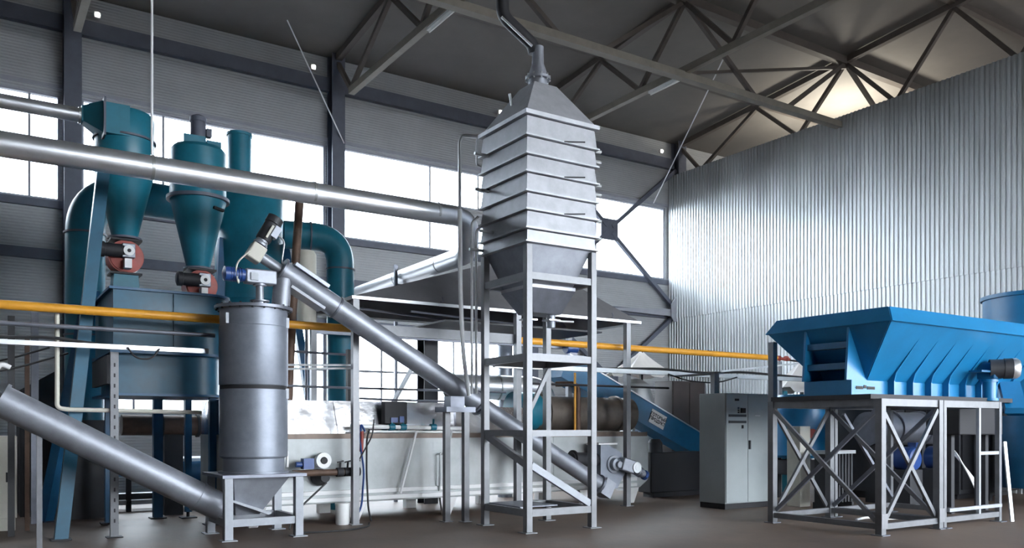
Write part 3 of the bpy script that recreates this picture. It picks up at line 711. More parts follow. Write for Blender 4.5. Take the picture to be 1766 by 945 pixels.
# ================================================================== CYCLONES, BIN, DUST COLLECTOR
def rotary_valve(name, lab, x, y, zt, zb):
    t = thing(name, lab, 'valve', (x, y, zb), 'red rotary valves under the cyclones')
    zc = (zt + zb) / 2; R = (zt - zb) / 2 - .02
    MB().lathe((x, y + .16, zc), [(R, 0), (R, .32)], 30, (0, -1, 0)).build('housing', 'red', t)
    MB().lathe((x, y - .16, zc), [(R * .92, 0), (R * .92, .02), (R * .5, .03)], 30, (0, -1, 0)).build('cover', 'red', t)
    for z in (zt - .03, zb): MB().box(x - .22, x + .22, y - .2, y + .2, z, z + .03).build('flange', 'black', t)
    mt = MB().lathe((x - .05, y - .27, zc + .06), [(.1, 0), (.1, .26), (.115, .27), (.115, .34), (.07, .36)], 20, (-1, 0, 0)).build('motor', 'black', t)
    MB().box(x - .08, x + .1, y - .34, y - .19, zc - .04, zc + .17).build('gearbox', 'steel', t, bevel=.01)
    MB().lathe((x + .01, y - .34, zc + .06), [(.078, 0), (.078, .03), (.04, .03), (.04, .032)], 22, (0, -1, 0)).build('gear_cover', 'white', t)
    MB().lathe((x + .01, y - .373, zc + .06), [(.028, 0), (.02, .012)], 14, (0, -1, 0)).build('shaft_end', 'black', t)
    MB().box(x - .05, x + .05, y - .36, y - .19, zc - .2, zc - .06).build('oil_tank', 'white', t)

x, y = 2.04, 14.0
t = thing('cyclone', 'left teal cyclone with a boxed inlet at its top', 'cyclone', (x, y, 4.34), 'teal cyclones')
MB().lathe((x, y, 4.36), [(.17, 0), (.18, .02), (.41, .98), (.42, 1.0), (.42, 1.5)], 40).build('cone', 'teal', t)
MB().lathe((x, y, 5.86), [(.42, 0), (.42, .34), (.39, .40), (.25, .44)], 40).build('head', 'teal', t)
MB().frust((1.44, 1.46, 13.88, 14.1, 6.03), (1.44, 1.46, 13.88, 14.1, 6.26)).hexa([(1.46, 13.88, 6.03), (1.7, 13.55, 5.80), (1.7, 13.95, 5.80), (1.46, 14.1, 6.03), (1.46, 13.88, 6.26), (1.7, 13.55, 6.28), (1.7, 13.95, 6.28), (1.46, 14.1, 6.26)]).build('inlet_transition', 'teal', t)
MB().box(1.72, 2.05, 13.57, 13.95, 5.82, 6.27).build('inlet_box', 'teal', t)
MB().box(1.69, 1.72, 13.5, 14.0, 5.76, 6.32).build('inlet_flange', 'steelwork', t)
rings(t, 'flange_ring', 'steelwork', [((x, y, 5.86), (0, 0, 1), .45, .03), ((x, y, 4.37), (0, 0, 1), .24, .03)])
rotary_valve('rotary_valve', 'left red rotary valve with black motor under the left cyclone', x, y, 4.34, 3.8)
tag(MB().frust((x - .2, x + .2, y - .18, y + .18, 3.40), (x - .17, x + .17, y - .16, y + .16, 3.8)).build('chute', 'teal'), 'short teal chute from the left red valve into the bin', 'chute')
x2, y2 = 3.12, 14.0
t = thing('cyclone', 'right teal cyclone with a motor on top', 'cyclone', (x2, y2, 4.0), 'teal cyclones')
MB().lathe((x2, y2, 4.0), [(.165, 0), (.175, .02), (.40, 1.0), (.43, 1.1)], 40).build('cone', 'teal', t)
MB().lathe((x2, y2, 5.14), [(.43, 0), (.43, .74), (.38, .8)], 40).build('head', 'teal', t)
rings(t, 'flange_ring', 'steelwork', [((x2, y2, 5.12), (0, 0, 1), .48, .05), ((x2, y2, 4.02), (0, 0, 1), .22, .03)])
MB().box(x2 - .28, x2 + .05, y2 - .3, y2 + .3, 5.94, 6.06).box(x2 + .08, x2 + .3, y2 - .25, y2 + .2, 5.94, 6.03).build('top_box', 'teal', t)
mt = MB().lathe((x2, y2, 6.06), [(.12, 0), (.12, .3), (.13, .31), (.13, .38), (.06, .42)], 22).build('motor', 'steelwork', t)
MB().box(x2 + .12, x2 + .2, y2 - .06, y2 + .06, 6.15, 6.28).build('terminal_box', 'steelwork', mt)
MB().bar((x2 + .15, y2 - .37, 4.95), (x2 + .32, y2 - .3, 4.93), .05, .04).build('hand_clamp', 'black', t)
rotary_valve('rotary_valve', 'right red rotary valve with black motor under the right cyclone', x2 + .02, y2, 4.0, 3.47)

# bin below the cyclones
def rounded(x0, x1, y0, y1, r, n=8):
    p = [(x0, y0)]
    for i in range(n + 1):
        a = -math.pi / 2 + math.pi / 2 * i / n
        p.append((x1 - r + r * math.cos(a), y0 + r + r * math.sin(a)))
    for i in range(n + 1):
        a = math.pi / 2 * i / n
        p.append((x1 - r + r * math.cos(a), y1 - r + r * math.sin(a)))
    p.append((x0, y1)); return p
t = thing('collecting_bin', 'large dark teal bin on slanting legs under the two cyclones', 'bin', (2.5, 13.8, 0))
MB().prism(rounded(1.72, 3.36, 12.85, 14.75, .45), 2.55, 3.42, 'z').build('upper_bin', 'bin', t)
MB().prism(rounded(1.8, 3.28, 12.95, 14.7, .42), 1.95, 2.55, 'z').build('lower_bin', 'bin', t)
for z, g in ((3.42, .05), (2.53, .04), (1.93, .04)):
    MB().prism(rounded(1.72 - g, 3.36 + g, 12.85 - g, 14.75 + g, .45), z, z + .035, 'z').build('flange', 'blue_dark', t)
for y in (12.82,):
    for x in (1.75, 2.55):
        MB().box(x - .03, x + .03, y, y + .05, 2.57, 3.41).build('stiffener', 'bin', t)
MB().box(1.66, 1.72, 12.95, 14.6, 2.1, 2.5).build('side_shade', 'black', t)  # shade on the left side of the bin, put in as a black plate
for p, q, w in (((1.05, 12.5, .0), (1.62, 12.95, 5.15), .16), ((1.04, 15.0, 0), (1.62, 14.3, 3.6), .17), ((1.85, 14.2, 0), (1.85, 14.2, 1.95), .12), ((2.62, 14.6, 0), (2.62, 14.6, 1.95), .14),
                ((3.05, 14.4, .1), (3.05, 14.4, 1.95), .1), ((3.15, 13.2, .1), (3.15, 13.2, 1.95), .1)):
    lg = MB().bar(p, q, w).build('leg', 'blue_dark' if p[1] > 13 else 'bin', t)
    MB().box(p[0] - .12, p[0] + .12, p[1] - .12, p[1] + .12, 0, .02).tube((p[0], p[1], 0), (p[0], p[1], .12), .025).build('foot_pad', 'black', lg)
MB().bar((1.85, 14.2, .75), (3.05, 14.4, .7), .05).build('tie', 'blue_dark', t)
MB().bar((1.62, 12.95, 5.1), (1.75, 14.0, 5.3), .12).build('cyclone_bracket', 'teal', t)

t = thing('dust_collector', 'large teal round vessel with short stack behind the cyclones', 'vessel', (4.5, 15.8, 0))
vx, vy = 4.45, 15.8
MB().lathe((vx, vy, 2.9), [(.2, 0), (.6, .9), (.62, .92), (.62, 3.0), (.55, 3.1), (.3, 3.2)], 44).build('shell', 'teal', t)
MB().lathe((4.2, 15.6, 5.95), [(.21, 0), (.21, .85), (.23, .85), (.23, .9)], 28).build('stack', 'teal', t)
for p, q in (((5.72, 15.2, 0), (5.0, 15.5, 4.9)), ((3.6, 15.3, 0), (3.9, 15.6, 4.9)), ((4.5, 16.9, 0), (4.5, 16.4, 4.9))):
    MB().bar(p, q, .14, .14).build('leg', 'blue_dark', t)
t = thing('elbow_duct', 'teal round duct bending down to the floor right of the cyclones', 'duct', (5.73, 14.5, 0))
MB().path([(4.75, 14.75, 4.92), (5.72, 14.52, 4.92), (5.72, 14.5, 3.6), (5.72, 14.5, 0)], .245, 32, .5, 10).build('duct_pipe', 'teal', t)
rings(t, 'flange_ring', 'steelwork', [((5.2, 14.64, 4.92), (.97, -.23, 0), .265, .025), ((5.72, 14.5, 4.35), (0, 0, 1), .265, .025), ((5.72, 14.5, 3.72), (0, 0, 1), .265, .025)])
t = thing('elbow_duct', 'wide teal duct bending over at far left behind the slanting legs', 'duct', (1.66, 15.5, 0))
MB().prism([(1.2, 0), (2.1, 0), (2.1, 1.3), (1.95, 1.6), (1.35, 1.6), (1.2, 1.3)], 15.1, 15.9, 'y').build('fan_casing', 'dark', t)
MB().path([(1.66, 15.5, 1.6), (1.66, 15.5, 5.42), (3.86, 15.7, 5.42)], .3, 32, .75, 12).build('duct_pipe', 'teal', t)
rings(t, 'flange_ring', 'steelwork', [((1.66, 15.5, 4.68), (0, 0, 1), .325, .03), ((1.66, 15.5, 3.0), (0, 0, 1), .325, .03)])
tag(MB().path([(4.28, 13.05, 1.9), (4.33, 13.05, 3.1), (4.46, 13.05, 5.1)], .068, 18, .3).build('flue_pipe', 'rust'), 'rusty brown vertical pipe behind the top of the inclined conveyor', 'pipe')
t = thing('insulated_flue', 'whitish insulated flue section between the brown pipe and the teal elbow duct', 'flue', (4.70, 13.4, 1.9))
MB().lathe((4.70, 13.4, 3.1), [(.14, 0), (.155, .02), (.155, 1.22), (.12, 1.28)], 24).build('insulation', 'cream', t)
MB().tube((4.70, 13.4, 1.9), (4.70, 13.4, 3.15), .03, 10).build('stem', 'steel_dark', t)

# ================================================================== PIPES AND TRAYS ALONG THE HALL
t = thing('gas_pipe', 'long yellow gas pipe running the length of the hall', 'pipe', (7, 12.3, 2.97))
MB().tube((-1.2, 12.3, 3.03), (14.95, 12.3, 3.0), .06, 18).build('pipe', 'yellow', t)
MB().tube((14.95, 12.3, 3.0), (15.35, 12.25, 2.98), .035, 12).ring((15.05, 12.3, 3.0), (1, 0, 0), .06, .05).ring((15.25, 12.26, 3.0), (1, 0, 0), .06, .05).build('red_coupling', 'red', t)
tag(MB().tube((-1.2, 12.22, 2.79), (2.95, 12.22, 2.78), .03, 10).build('conduit', 'steel_dark'), 'thin grey conduit just below the yellow pipe at left', 'conduit')
t = thing('cable_tray', 'bright cable tray below the yellow pipe at left, ending behind the column', 'cable tray', (1, 12.2, 2.5))
MB().box(-1.2, 2.85, 12.15, 12.17, 2.52, 2.58).box(-1.2, 2.85, 12.23, 12.25, 2.52, 2.58).box(-1.2, 2.85, 12.17, 12.23, 2.52, 2.53).build('tray', 'silver', t)
MB().path([(-1.2, 12.2, 2.62), (.2, 12.2, 2.6), (.9, 12.18, 2.64), (1.5, 12.2, 2.57), (2.85, 12.2, 2.57)], .02, 8, .2).build('cable', 'rubber', t)
MB().path([(1.8, 12.12, 2.55), (1.9, 12.1, 2.4), (2.1, 12.1, 2.4), (2.2, 12.12, 2.55)], .012, 8, .1).build('cable_loop', 'rubber', t)
t = thing('cable_tray', 'pale cable tray from behind the silo frame to the blue hopper', 'cable tray', (11, 11.9, 2.45))
MB().box(7.4, 16.2, 11.86, 11.88, 2.48, 2.56).box(7.4, 16.2, 11.94, 11.96, 2.48, 2.56).box(7.4, 16.2, 11.88, 11.94, 2.48, 2.49).build('tray', 'galv', t)
MB().path([(7.4, 11.9, 2.55), (9.5, 11.9, 2.54), (11.2, 11.88, 2.6), (12.2, 11.86, 2.55), (13.4, 11.9, 2.62), (16, 11.9, 2.55)], .025, 8, .4).build('cable', 'rubber', t)
MB().path([(11.3, 11.84, 2.5), (11.8, 11.82, 2.38), (12.6, 11.82, 2.36), (13.2, 11.84, 2.5)], .014, 8, .3).build('cable', 'rubber', t)
tag(MB().bar((12.7, 11.8, 2.6), (15.0, 11.75, 2.85), .035).build('stay_rod', 'galv'), 'bright rod slanting above the cable tray towards the blue hopper', 'rod')
tag(MB().tube((8.3, 12.15, 2.25), (11.6, 12.15, 2.25), .02, 8).build('conduit', 'black'), 'thin black conduit under the pale cable tray right of the silo frame', 'conduit')
# slotted post and its neighbours at the left
t = thing('slotted_post', 'silver slotted upright post in front of the teal bin', 'post', (1.68, 12.42, 0))
MB().box(1.63, 1.73, 12.38, 12.40, .012, 2.5).box(1.63, 1.645, 12.40, 12.46, .012, 2.5).box(1.715, 1.73, 12.40, 12.46, .012, 2.5).build('channel', 'frame_mid', t)
mb = MB()
for k in range(16): mb.box(1.67, 1.69, 12.376, 12.382, .2 + k * .14, .25 + k * .14)
mb.build('slots', 'black', t)
MB().box(1.58, 1.78, 12.33, 12.5, 0, .012).build('foot_plate', 'black', t)
for x, y, w, z1, mat, lab in ((.89, 14.83, .1, 3.25, 'steel_dark', 'dark grey post at far left beside the slanting teal legs'), (.52, 13.3, .08, 3.0, 'dark', 'narrow dark post at the far left edge'),
                         (.74, 13.9, .06, 2.75, 'rust', 'rusty brown post at far left')):
    tag(MB().box(x - w / 2, x + w / 2, y - w / 2, y + w / 2, 0, z1).build('steel_post', mat), lab, 'post', 'posts at the far left')
tag(MB().path([(1.0, 12.42, 2.97), (1.0, 12.42, 1.74), (1.12, 12.42, 1.72), (2.85, 12.6, 1.70)], .03, 10, .06).build('branch_pipe', 'cream'), 'cream pipe dropping from the yellow gas pipe at left and turning right', 'pipe')
for k, (p, q) in enumerate((((-.4, 13.5, 2.3), (1.0, 13.6, 2.62)), ((-.4, 13.0, 2.12), (1.2, 13.2, 2.52)))):
    m = (V(p) + V(q)) / 2 - V((0, 0, .1))
    tag(MB().path([p, m, q], .014, 8, .6).build('sagging_cable', 'rubber'), ['upper sagging black cable at far left', 'lower sagging black cable at far left'][k], 'cable', 'sagging cables at far left')
t = thing('electric_cabinet', 'small beige cabinet at the far left edge behind the inclined conveyor', 'cabinet', (.2, 14.2, 0))
MB().box(-.4, .62, 14.0, 14.45, .18, 1.36).build('cabinet_body', 'cream', t, bevel=.01)
MB().box(-.1, .58, 13.985, 14.0, .24, 1.32).build('door', 'cream', t)
MB().box(.48, .51, 13.965, 13.985, .7, .84).build('handle', 'black', t)
MB().box(-.38, .6, 14.03, 14.42, 0, .18).build('plinth', 'cream', t)
tag(MB().hexa([(.75, 16.0, 0), (1.45, 16.0, 0), (1.45, 17.2, 0), (.75, 17.2, 0), (.75, 16.0, 2.1), (1.3, 16.0, 2.45), (1.3, 17.2, 2.45), (.75, 17.2, 2.1)]).build('dust_box', 'dark'), 'dark slant topped machine casing at far left', 'machine')
tag(MB().box(-.5, .75, 17.4, 18.6, 0, 1.25).box(-.3, .5, 17.5, 18.4, 1.25, 1.5).build('floor_machine', 'dark', bevel=.02), 'low dark machine on the floor behind the beige cabinet', 'machine')
tag(MB().path([(.2, 11.72, 2.0), (.35, 11.7, 2.25), (.45, 11.7, 2.2)], .03, 10, .06).build('sampling_spout', 'white'), 'white bent spout on the upper end of the left conveyor', 'spout')
# pipework under the bin
t = thing('flue_pipe', 'dark horizontal flue pipe under the teal bin', 'pipe', (3, 15.0, 0))
MB().tube((2.15, 15.1, 1.52), (4.2, 15.1, 1.5), .17, 24).build('pipe', 'rust', t)
rings(t, 'flange_ring', 'black', [((2.75, 15.1, 1.51), (1, 0, 0), .22, .06), ((3.35, 15.1, 1.51), (1, 0, 0), .2, .04)])
MB().box(2.8, 3.1, 15.0, 15.2, 0, 1.36).build('support', 'black', t)
t = thing('pump_skid', 'low dark pump skid on the floor behind the left conveyor', 'machine', (3.0, 16.3, 0))
MB().box(2.3, 4.0, 16.0, 16.1, .86, .92).box(2.3, 4.0, 16.6, 16.7, .86, .92).build('upper_rail', 'galv', t)
MB().box(2.1, 4.2, 16.0, 16.08, .12, .2).box(2.1, 4.2, 16.62, 16.7, .12, .2).build('lower_rail', 'galv', t)
for x in (2.4, 3.2, 3.9): MB().box(x - .04, x + .04, 16.0, 16.08, 0, .88).build('leg', 'dark', t)
MB().lathe((3.3, 16.35, .66), [(.25, 0), (.28, .03), (.28, .8), (.2, .88)], 26, (1, 0, 0)).build('pump_body', 'blue_dark', t)
MB().box(2.2, 4.1, 16.2, 16.5, .2, .3).build('base', 'dark', t)

# ================================================================== BLUE BELT CONVEYOR AND BACK RIGHT GROUP
P0, P1 = V((10.1, 13.8, 2.72)), V((14.5, 13.8, .82))
dc = (P1 - P0).normalized(); pc = V((-dc.z, 0, dc.x))
t = thing('trough_conveyor', 'blue inclined trough conveyor with a white sign behind the control cabinet', 'conveyor', (12.3, 13.8, 0))
for s in (-1, 1):
    MB().bar(P0 + V((0, s * .24, 0)), P1 + V((0, s * .24, 0)), .03, .5, pc).build('side_panel', 'trough', t)
    MB().bar(P0 + V((0, s * .24, 0)) + pc * .26, P1 + V((0, s * .24, 0)) + pc * .26, .07, .025, pc).build('top_edge', 'galv', t)
MB().bar(P0 - pc * .24, P1 - pc * .24, .46, .02, pc).build('trough_floor', 'trough', t)
MB().bar(P0 + dc * .02, P0 + dc * .05, .46, .48, pc).build('end_panel', 'trough', t)
for sft in (1.9, 4.2):
    c = P0 + dc * sft
    for s in (-1, 1): MB().box(c.x - .04, c.x + .04, c.y + s * .3 - .04, c.y + s * .3 + .04, 0 if sft > 3 else 1.4, c.z).build('leg', 'frame', t)
sc_ = P0 + dc * 2.72 + V((0, -.262, 0)) + pc * .01
sg = MB().bar(sc_ - dc * .23, sc_ + dc * .23, .012, .30, pc).build('sign', 'white', t, label='white sign with two lines of black writing')
def text(body, size, loc, xdir, normal, parent, mat='ink', name='lettering'):
    cu = bpy.data.curves.new(name, 'FONT'); cu.body = body; cu.size = size; cu.extrude = .001
    cu.align_x = 'CENTER'; cu.align_y = 'CENTER'; cu.offset = size * .035
    tmp = bpy.data.objects.new('tmp', cu); COL.objects.link(tmp)
    dg = bpy.context.evaluated_depsgraph_get()
    me = bpy.data.meshes.new_from_object(tmp.evaluated_get(dg))
    bpy.data.objects.remove(tmp)
    xd = V(xdir).normalized(); nn = V(normal).normalized(); yd = nn.cross(xd)
    R = Matrix((xd, yd, nn)).transposed().to_4x4()
    off = V(loc) - wloc(parent)
    me.transform(Matrix.Translation(off) @ R)
    me.materials.clear(); me.materials.append(M[mat])
    o = bpy.data.objects.new(name, me); COL.objects.link(o); o.parent = parent
    return o
text('ГОТОВЫЙ', .098, sc_ + pc * .045 + V((0, -.008, 0)), dc, (0, -1, 0), sg)
text('ПРОДУКТ', .098, sc_ - pc * .05 + V((0, -.008, 0)), dc, (0, -1, 0), sg)

tag(MB().lathe((13.35, 15.1, 0), [(.5, 0), (.5, 1.9), (.3, 2.5), (.12, 2.62)], 36).build('metal_tank', 'galv'), 'galvanised tank with conical top behind the blue trough conveyor', 'tank')
# draped white sheet
def cloth(cx, cy, zt, rx, ry, drop, seed):
    rnd = random.Random(seed); mb = MB(); n, m = 20, 7; vs = [(cx, cy, zt)]; fs = []
    ph = [rnd.uniform(0, 6) for _ in range(3)]
    for j in range(1, m + 1):
        u = j / m
        for i in range(n):
            a = 2 * math.pi * i / n
            w = 1 + .16 * math.sin(3 * a + ph[0]) + .08 * math.sin(7 * a + ph[1])
            vs.append((cx + rx * u * w * math.cos(a), cy + ry * u * w * math.sin(a), zt - drop * (u ** .85) * (1 + .12 * math.sin(5 * a + ph[2]))))
    for i in range(n): fs.append((0, 1 + i, 1 + (i + 1) % n))
    for j in range(m - 1):
        for i in range(n):
            k = (i + 1) % n
            fs.append((1 + j * n + i, 1 + (j + 1) * n + i, 1 + (j + 1) * n + k, 1 + j * n + k))
    return mb._add(vs, fs)
def clothing(name, mb, lab):
    o = mb.build(name, 'cloth'); s = o.modifiers.new('thickness', 'SOLIDIFY'); s.thickness = .006
    return tag(o, lab, 'sheet')
clothing('plastic_sheet', cloth(13.75, 15.35, 3.35, 1.1, .45, .62, 3), 'white sheet draped in a peak over the tank behind the blue trough conveyor')
tag(MB().box(13.72, 13.78, 15.32, 15.38, 0, 3.33).build('sheet_pole', 'dark'), 'dark pole holding up the white sheet', 'pole')
t = thing('storage_cabinet', 'tall dark brown cabinet between the white sheet and the control cabinet', 'cabinet', (14.6, 14.9, 0))
MB().box(14.05, 15.15, 14.6, 15.2, .06, 2.58).build('cabinet_body', 'brown', t, bevel=.01)
for a, b in ((14.08, 14.58), (14.62, 15.12)): MB().box(a, b, 14.585, 14.6, .1, 2.54).build('door', 'brown', t)
MB().box(14.1, 15.1, 14.65, 15.15, 0, .06).build('plinth', 'black', t)
t = thing('hydraulic_unit', 'low dark machine under the blue trough conveyor', 'machine', (12.9, 14.4, 0))
MB().box(12.0, 13.6, 13.1, 13.5, .1, .95).build('casing', 'black', t, bevel=.02)
MB().box(12.1, 13.5, 13.15, 13.45, 0, .1).build('base', 'black', t)
MB().lathe((12.3, 13.3, .95), [(.16, 0), (.16, .2), (.1, .28)], 22).build('filler', 'dark', t)

# ================================================================== CONTROL CABINET
x0, x1, y0, y1 = 11.43, 12.68, 10.53, 11.16
t = thing('control_cabinet', 'tall two door grey control cabinet on a black plinth', 'cabinet', ((x0 + x1) / 2, (y0 + y1) / 2, 0))
MB().box(x0, x1, y0, y1, .1, 2.1).build('cabinet_body', 'cabinet', t, bevel=.008)
MB().box(x0 + .01, x1 - .01, y0 + .01, y1 - .01, 0, .1).build('plinth', 'black', t)
d1 = MB().box(x0 + .012, 12.005, y0 - .018, y0, .12, 2.08).build('door', 'cabinet', t, bevel=.004)
d2_ = MB().box(12.015, x1 - .012, y0 - .018, y0, .12, 2.08).build('door', 'cabinet', t, bevel=.004)
yy = y0 - .018
MB().box(11.66, 11.77, yy - .006, yy, 1.96, 2.0).build('name_plate', 'black', d1)
MB().box(11.82, 11.92, yy - .03, yy, 1.74, 1.83).build('selector', 'black', d1)
for z in (1.75, 1.79, 1.83): MB().lathe((11.75, yy, z), [(.013, 0), (.013, .015)], 10, (0, -1, 0)).build('push_button', 'black', d1)
for z in (1.67, 1.555):
    mb = MB()
    mb.box(11.50, 11.96, yy - .008, yy, z, z + .045)
    mb.build('vent_strip', 'dark', d1)
MB().box(11.84, 11.875, yy - .02, yy, 1.46, 1.52).build('lock', 'black', d1)
MB().box(12.03, 12.06, yy - .03, yy, 1.08, 1.24).build('handle', 'dark', d2_)
MB().box(12.2, 12.34, yy - .003, yy, 1.69, 1.698).build('label_strip', 'white', d2_)
tag(MB().box(11.5, 11.62, 10.85, 10.95, 2.1, 2.46).box(11.44, 11.7, 10.8, 11.95, 2.46, 2.48).build('cable_riser', 'frame'), 'short grey cable riser on top of the control cabinet', 'riser')

# ================================================================== BLUE HOPPER AND FRAMES
def hframe(name, lab, x0, x1, y0, y1, zt, w, braces, extra=False):
    t = thing(name, lab, 'frame', ((x0 + x1) / 2, (y0 + y1) / 2, 0))
    for x in (x0, x1):
        for y in (y0, y1):
            lg = MB().box(x - w / 2, x + w / 2, y - w / 2, y + w / 2, .012, zt).build('leg', 'frame_mid', t)
            MB().box(x - .09, x + .09, y - .09, y + .09, 0, .012).build('foot_plate', 'steel_dark', lg)
    for z, hh in ((zt - .05, .1), (.12, .08)):
        for y in (y0, y1): MB().box(x0 + w / 2, x1 - w / 2, y - .03, y + .03, z - hh / 2, z + hh / 2).build('rail', 'frame_mid', t)
        for x in (x0, x1): MB().box(x - .03, x + .03, y0 + w / 2, y1 - w / 2, z - hh / 2, z + hh / 2).build('rail', 'frame_mid', t)
    a, b = .2, zt - .14
    if braces:
        for x in (x0, x1):
            MB().bar((x - .02, y1 - .06, b), (x - .02, y0 + .06, a), .04, .06).build('brace', 'frame' if x == x0 else 'frame_mid', t)
            MB().bar((x + .02, y1 - .06, a), (x + .02, y0 + .06, b), .04, .06).build('brace', 'steel_dark', t)
        for y in (y0, y1):
            MB().bar((x0 + .06, y - .02, a), (x1 - .06, y - .02, b), .04, .06).build('brace', 'frame_mid', t)
            MB().bar((x0 + .06, y + .02, b), (x1 - .06, y + .02, a), .04, .06).build('brace', 'frame_mid', t)
    return t
t = hframe('support_frame', 'grey cross braced steel frame under the left end of the blue hopper', 10.52, 11.93, 6.88, 8.72, 1.88, .1, True)
for s in ((10.52, 6.88), (11.93, 6.88)):
    MB().box(s[0] - .07, s[0] + .07, s[1] - .065, s[1] - .05, .1, .3).build('gusset_plate', 'frame', t)
t2 = hframe('support_frame', 'plain grey steel frame under the middle of the blue hopper', 12.06, 13.62, 6.88, 8.72, 1.88, .07, False)
MB().box(13.0, 13.05, 6.85, 6.9, .16, 1.78).build('post', 'frame_pale', t2)
MB().box(13.05, 13.58, 6.85, 6.9, 1.06, 1.11).build('mid_rail', 'frame_pale', t2)
MB().box(12.1, 13.58, 6.80, 6.85, .24, .29).build('rail', 'frame_pale', t2)
MB().bar((12.12, 8.6, 1.7), (13.5, 8.6, .25), .05).build('brace', 'steel_dark', t2)
o = MB().box(10.4, 14.2, 6.95, 7.05, 1.88, 1.945).box(10.4, 14.2, 8.55, 8.65, 1.88, 1.945).box(10.4, 10.5, 7.05, 8.55, 1.88, 1.945).box(11.9, 12.0, 7.05, 8.55, 1.88, 1.945).build('hopper_bearers', 'black')
tag(o, 'dark steel bearers between the blue hopper and its frames', 'beams')

t = thing('feed_hopper', 'large blue trough hopper with sloping ribbed sides and a wide rim', 'hopper', (12.5, 7.73, 1.945))
rx0, rx1, ry0, ry1, rz = 10.47, 15.6, 6.69, 8.77, 2.95
bx0, bx1, by0, by1, bz = 10.9, 15.0, 7.36, 8.1, 2.16
mb = MB()
sheet(mb, [(bx0, by0, bz), (bx1, by0, bz), (rx1, ry0, rz), (rx0, ry0, rz)], .015)
sheet(mb, [(bx1, by1, bz), (bx0, by1, bz), (rx0, ry1, rz), (rx1, ry1, rz)], .015)
sheet(mb, [(bx0, by1, bz), (bx0, by0, bz), (rx0, ry0, rz), (rx0, ry1, rz)], .015)
sheet(mb, [(bx1, by0, bz), (bx1, by1, bz), (rx1, ry1, rz), (rx1, ry0, rz)], .015)
mb.build('sloping_shell', 'blue', t)
mb = MB(); g = .1; zt = 3.13
sheet(mb, [(rx0 - .02, ry0 - .02, rz - .03), (rx1, ry0 - .02, rz - .03), (rx1, ry0 + g, zt), (rx0 + g, ry0 + g, zt)], .015)
sheet(mb, [(rx1, ry1 + .02, rz - .03), (rx0 - .02, ry1 + .02, rz - .03), (rx0 + g, ry1 - g, zt), (rx1, ry1 - g, zt)], .015)
sheet(mb, [(rx0 - .02, ry1 + .02, rz - .03), (rx0 - .02, ry0 - .02, rz - .03), (rx0 + g, ry0 + g, zt), (rx0 + g, ry1 - g, zt)], .015)
mb.build('rim', 'blue', t)
MB().box(10.52, 15.0, 7.33, 8.13, 1.95, 2.16).build('base_box', 'blue', t)
for y in (7.34, 8.06):
    MB().prism([(10.42, 2.16), (10.9, 2.16), (10.58, 2.93), (10.48, 2.93)], y, y + .035, 'y').build('end_stiffener', 'blue', t)
for z, xx in ((2.62, 10.68), (2.32, 10.8)):
    MB().box(10.5, xx, 7.375, 8.06, z, z + .09).build('end_shelf', 'blue_dark', t)
x = 11.4
while x < 14.9:
    MB().hexa([(x - .012, by0 - .005, bz), (x + .012, by0 - .005, bz), (x + .012, by0 + .02, bz), (x - .012, by0 + .02, bz),
               (x - .012, ry0 + .0, rz - .02), (x + .012, ry0 + .0, rz - .02), (x + .012, ry0 + .1, rz - .02), (x - .012, ry0 + .1, rz - .02)]).prism(
        [(by0 - .02, 2.16), (by0 - .13, 2.16), (by0 - .16, 2.28), (ry0 + .02, rz - .03), (ry0 + .08, rz - .03)], x - .012, x + .012, 'x').build('rib', 'blue', t)
    MB().prism([(by0 - .02, 1.96), (by0 - .13, 1.96), (by0 - .13, 2.16), (by0 - .02, 2.16)], x - .012, x + .012, 'x').build('base_rib', 'blue', t)
    x += .48
for a, b, c in ((10.62, 10.78, 0), (10.80, 10.86, .015), (10.88, 11.06, 0)):
    MB().box(a, b, 7.322, 7.33, 2.03 + c, 2.075 + c).build('stencil_mark', 'ink', t)
MB().box(10.6, 11.05, 7.322, 7.33, 2.045, 2.052).build('stencil_mark', 'ink', t)

gx, gy = 13.55, 6.98
t = thing('hopper_drive', 'geared motor with shiny fan cover on the side of the blue hopper', 'drive', (gx, gy, 1.9))
MB().lathe((gx, gy, 1.9), [(.13, 0), (.13, .04), (.1, .04), (.1, .3), (.13, .3), (.13, .34)], 24).build('gear_column', 'blue', t)
MB().box(gx - .12, gx + .12, gy - .14, gy + .14, 2.24, 2.5).build('gearbox', 'blue_dark', t, bevel=.02)
MB().lathe((gx - .05, gy - .02, 2.4), [(.15, 0), (.15, .2), (.16, .2), (.16, .32), (.1, .34)], 24, (.6, -.8, 0)).build('motor', 'dark', t)
MB().lathe(V((gx - .05, gy - .02, 2.4)) + V((.6, -.8, 0)) * .32, [(.165, 0), (.165, .05), (.13, .1), (.05, .11)], 24, (.6, -.8, 0)).build('fan_cover', 'silver', t)
MB().box(gx - .42, gx - .1, gy - .1, gy + .1, 2.34, 2.37).build('mounting_plate', 'blue_dark', t)

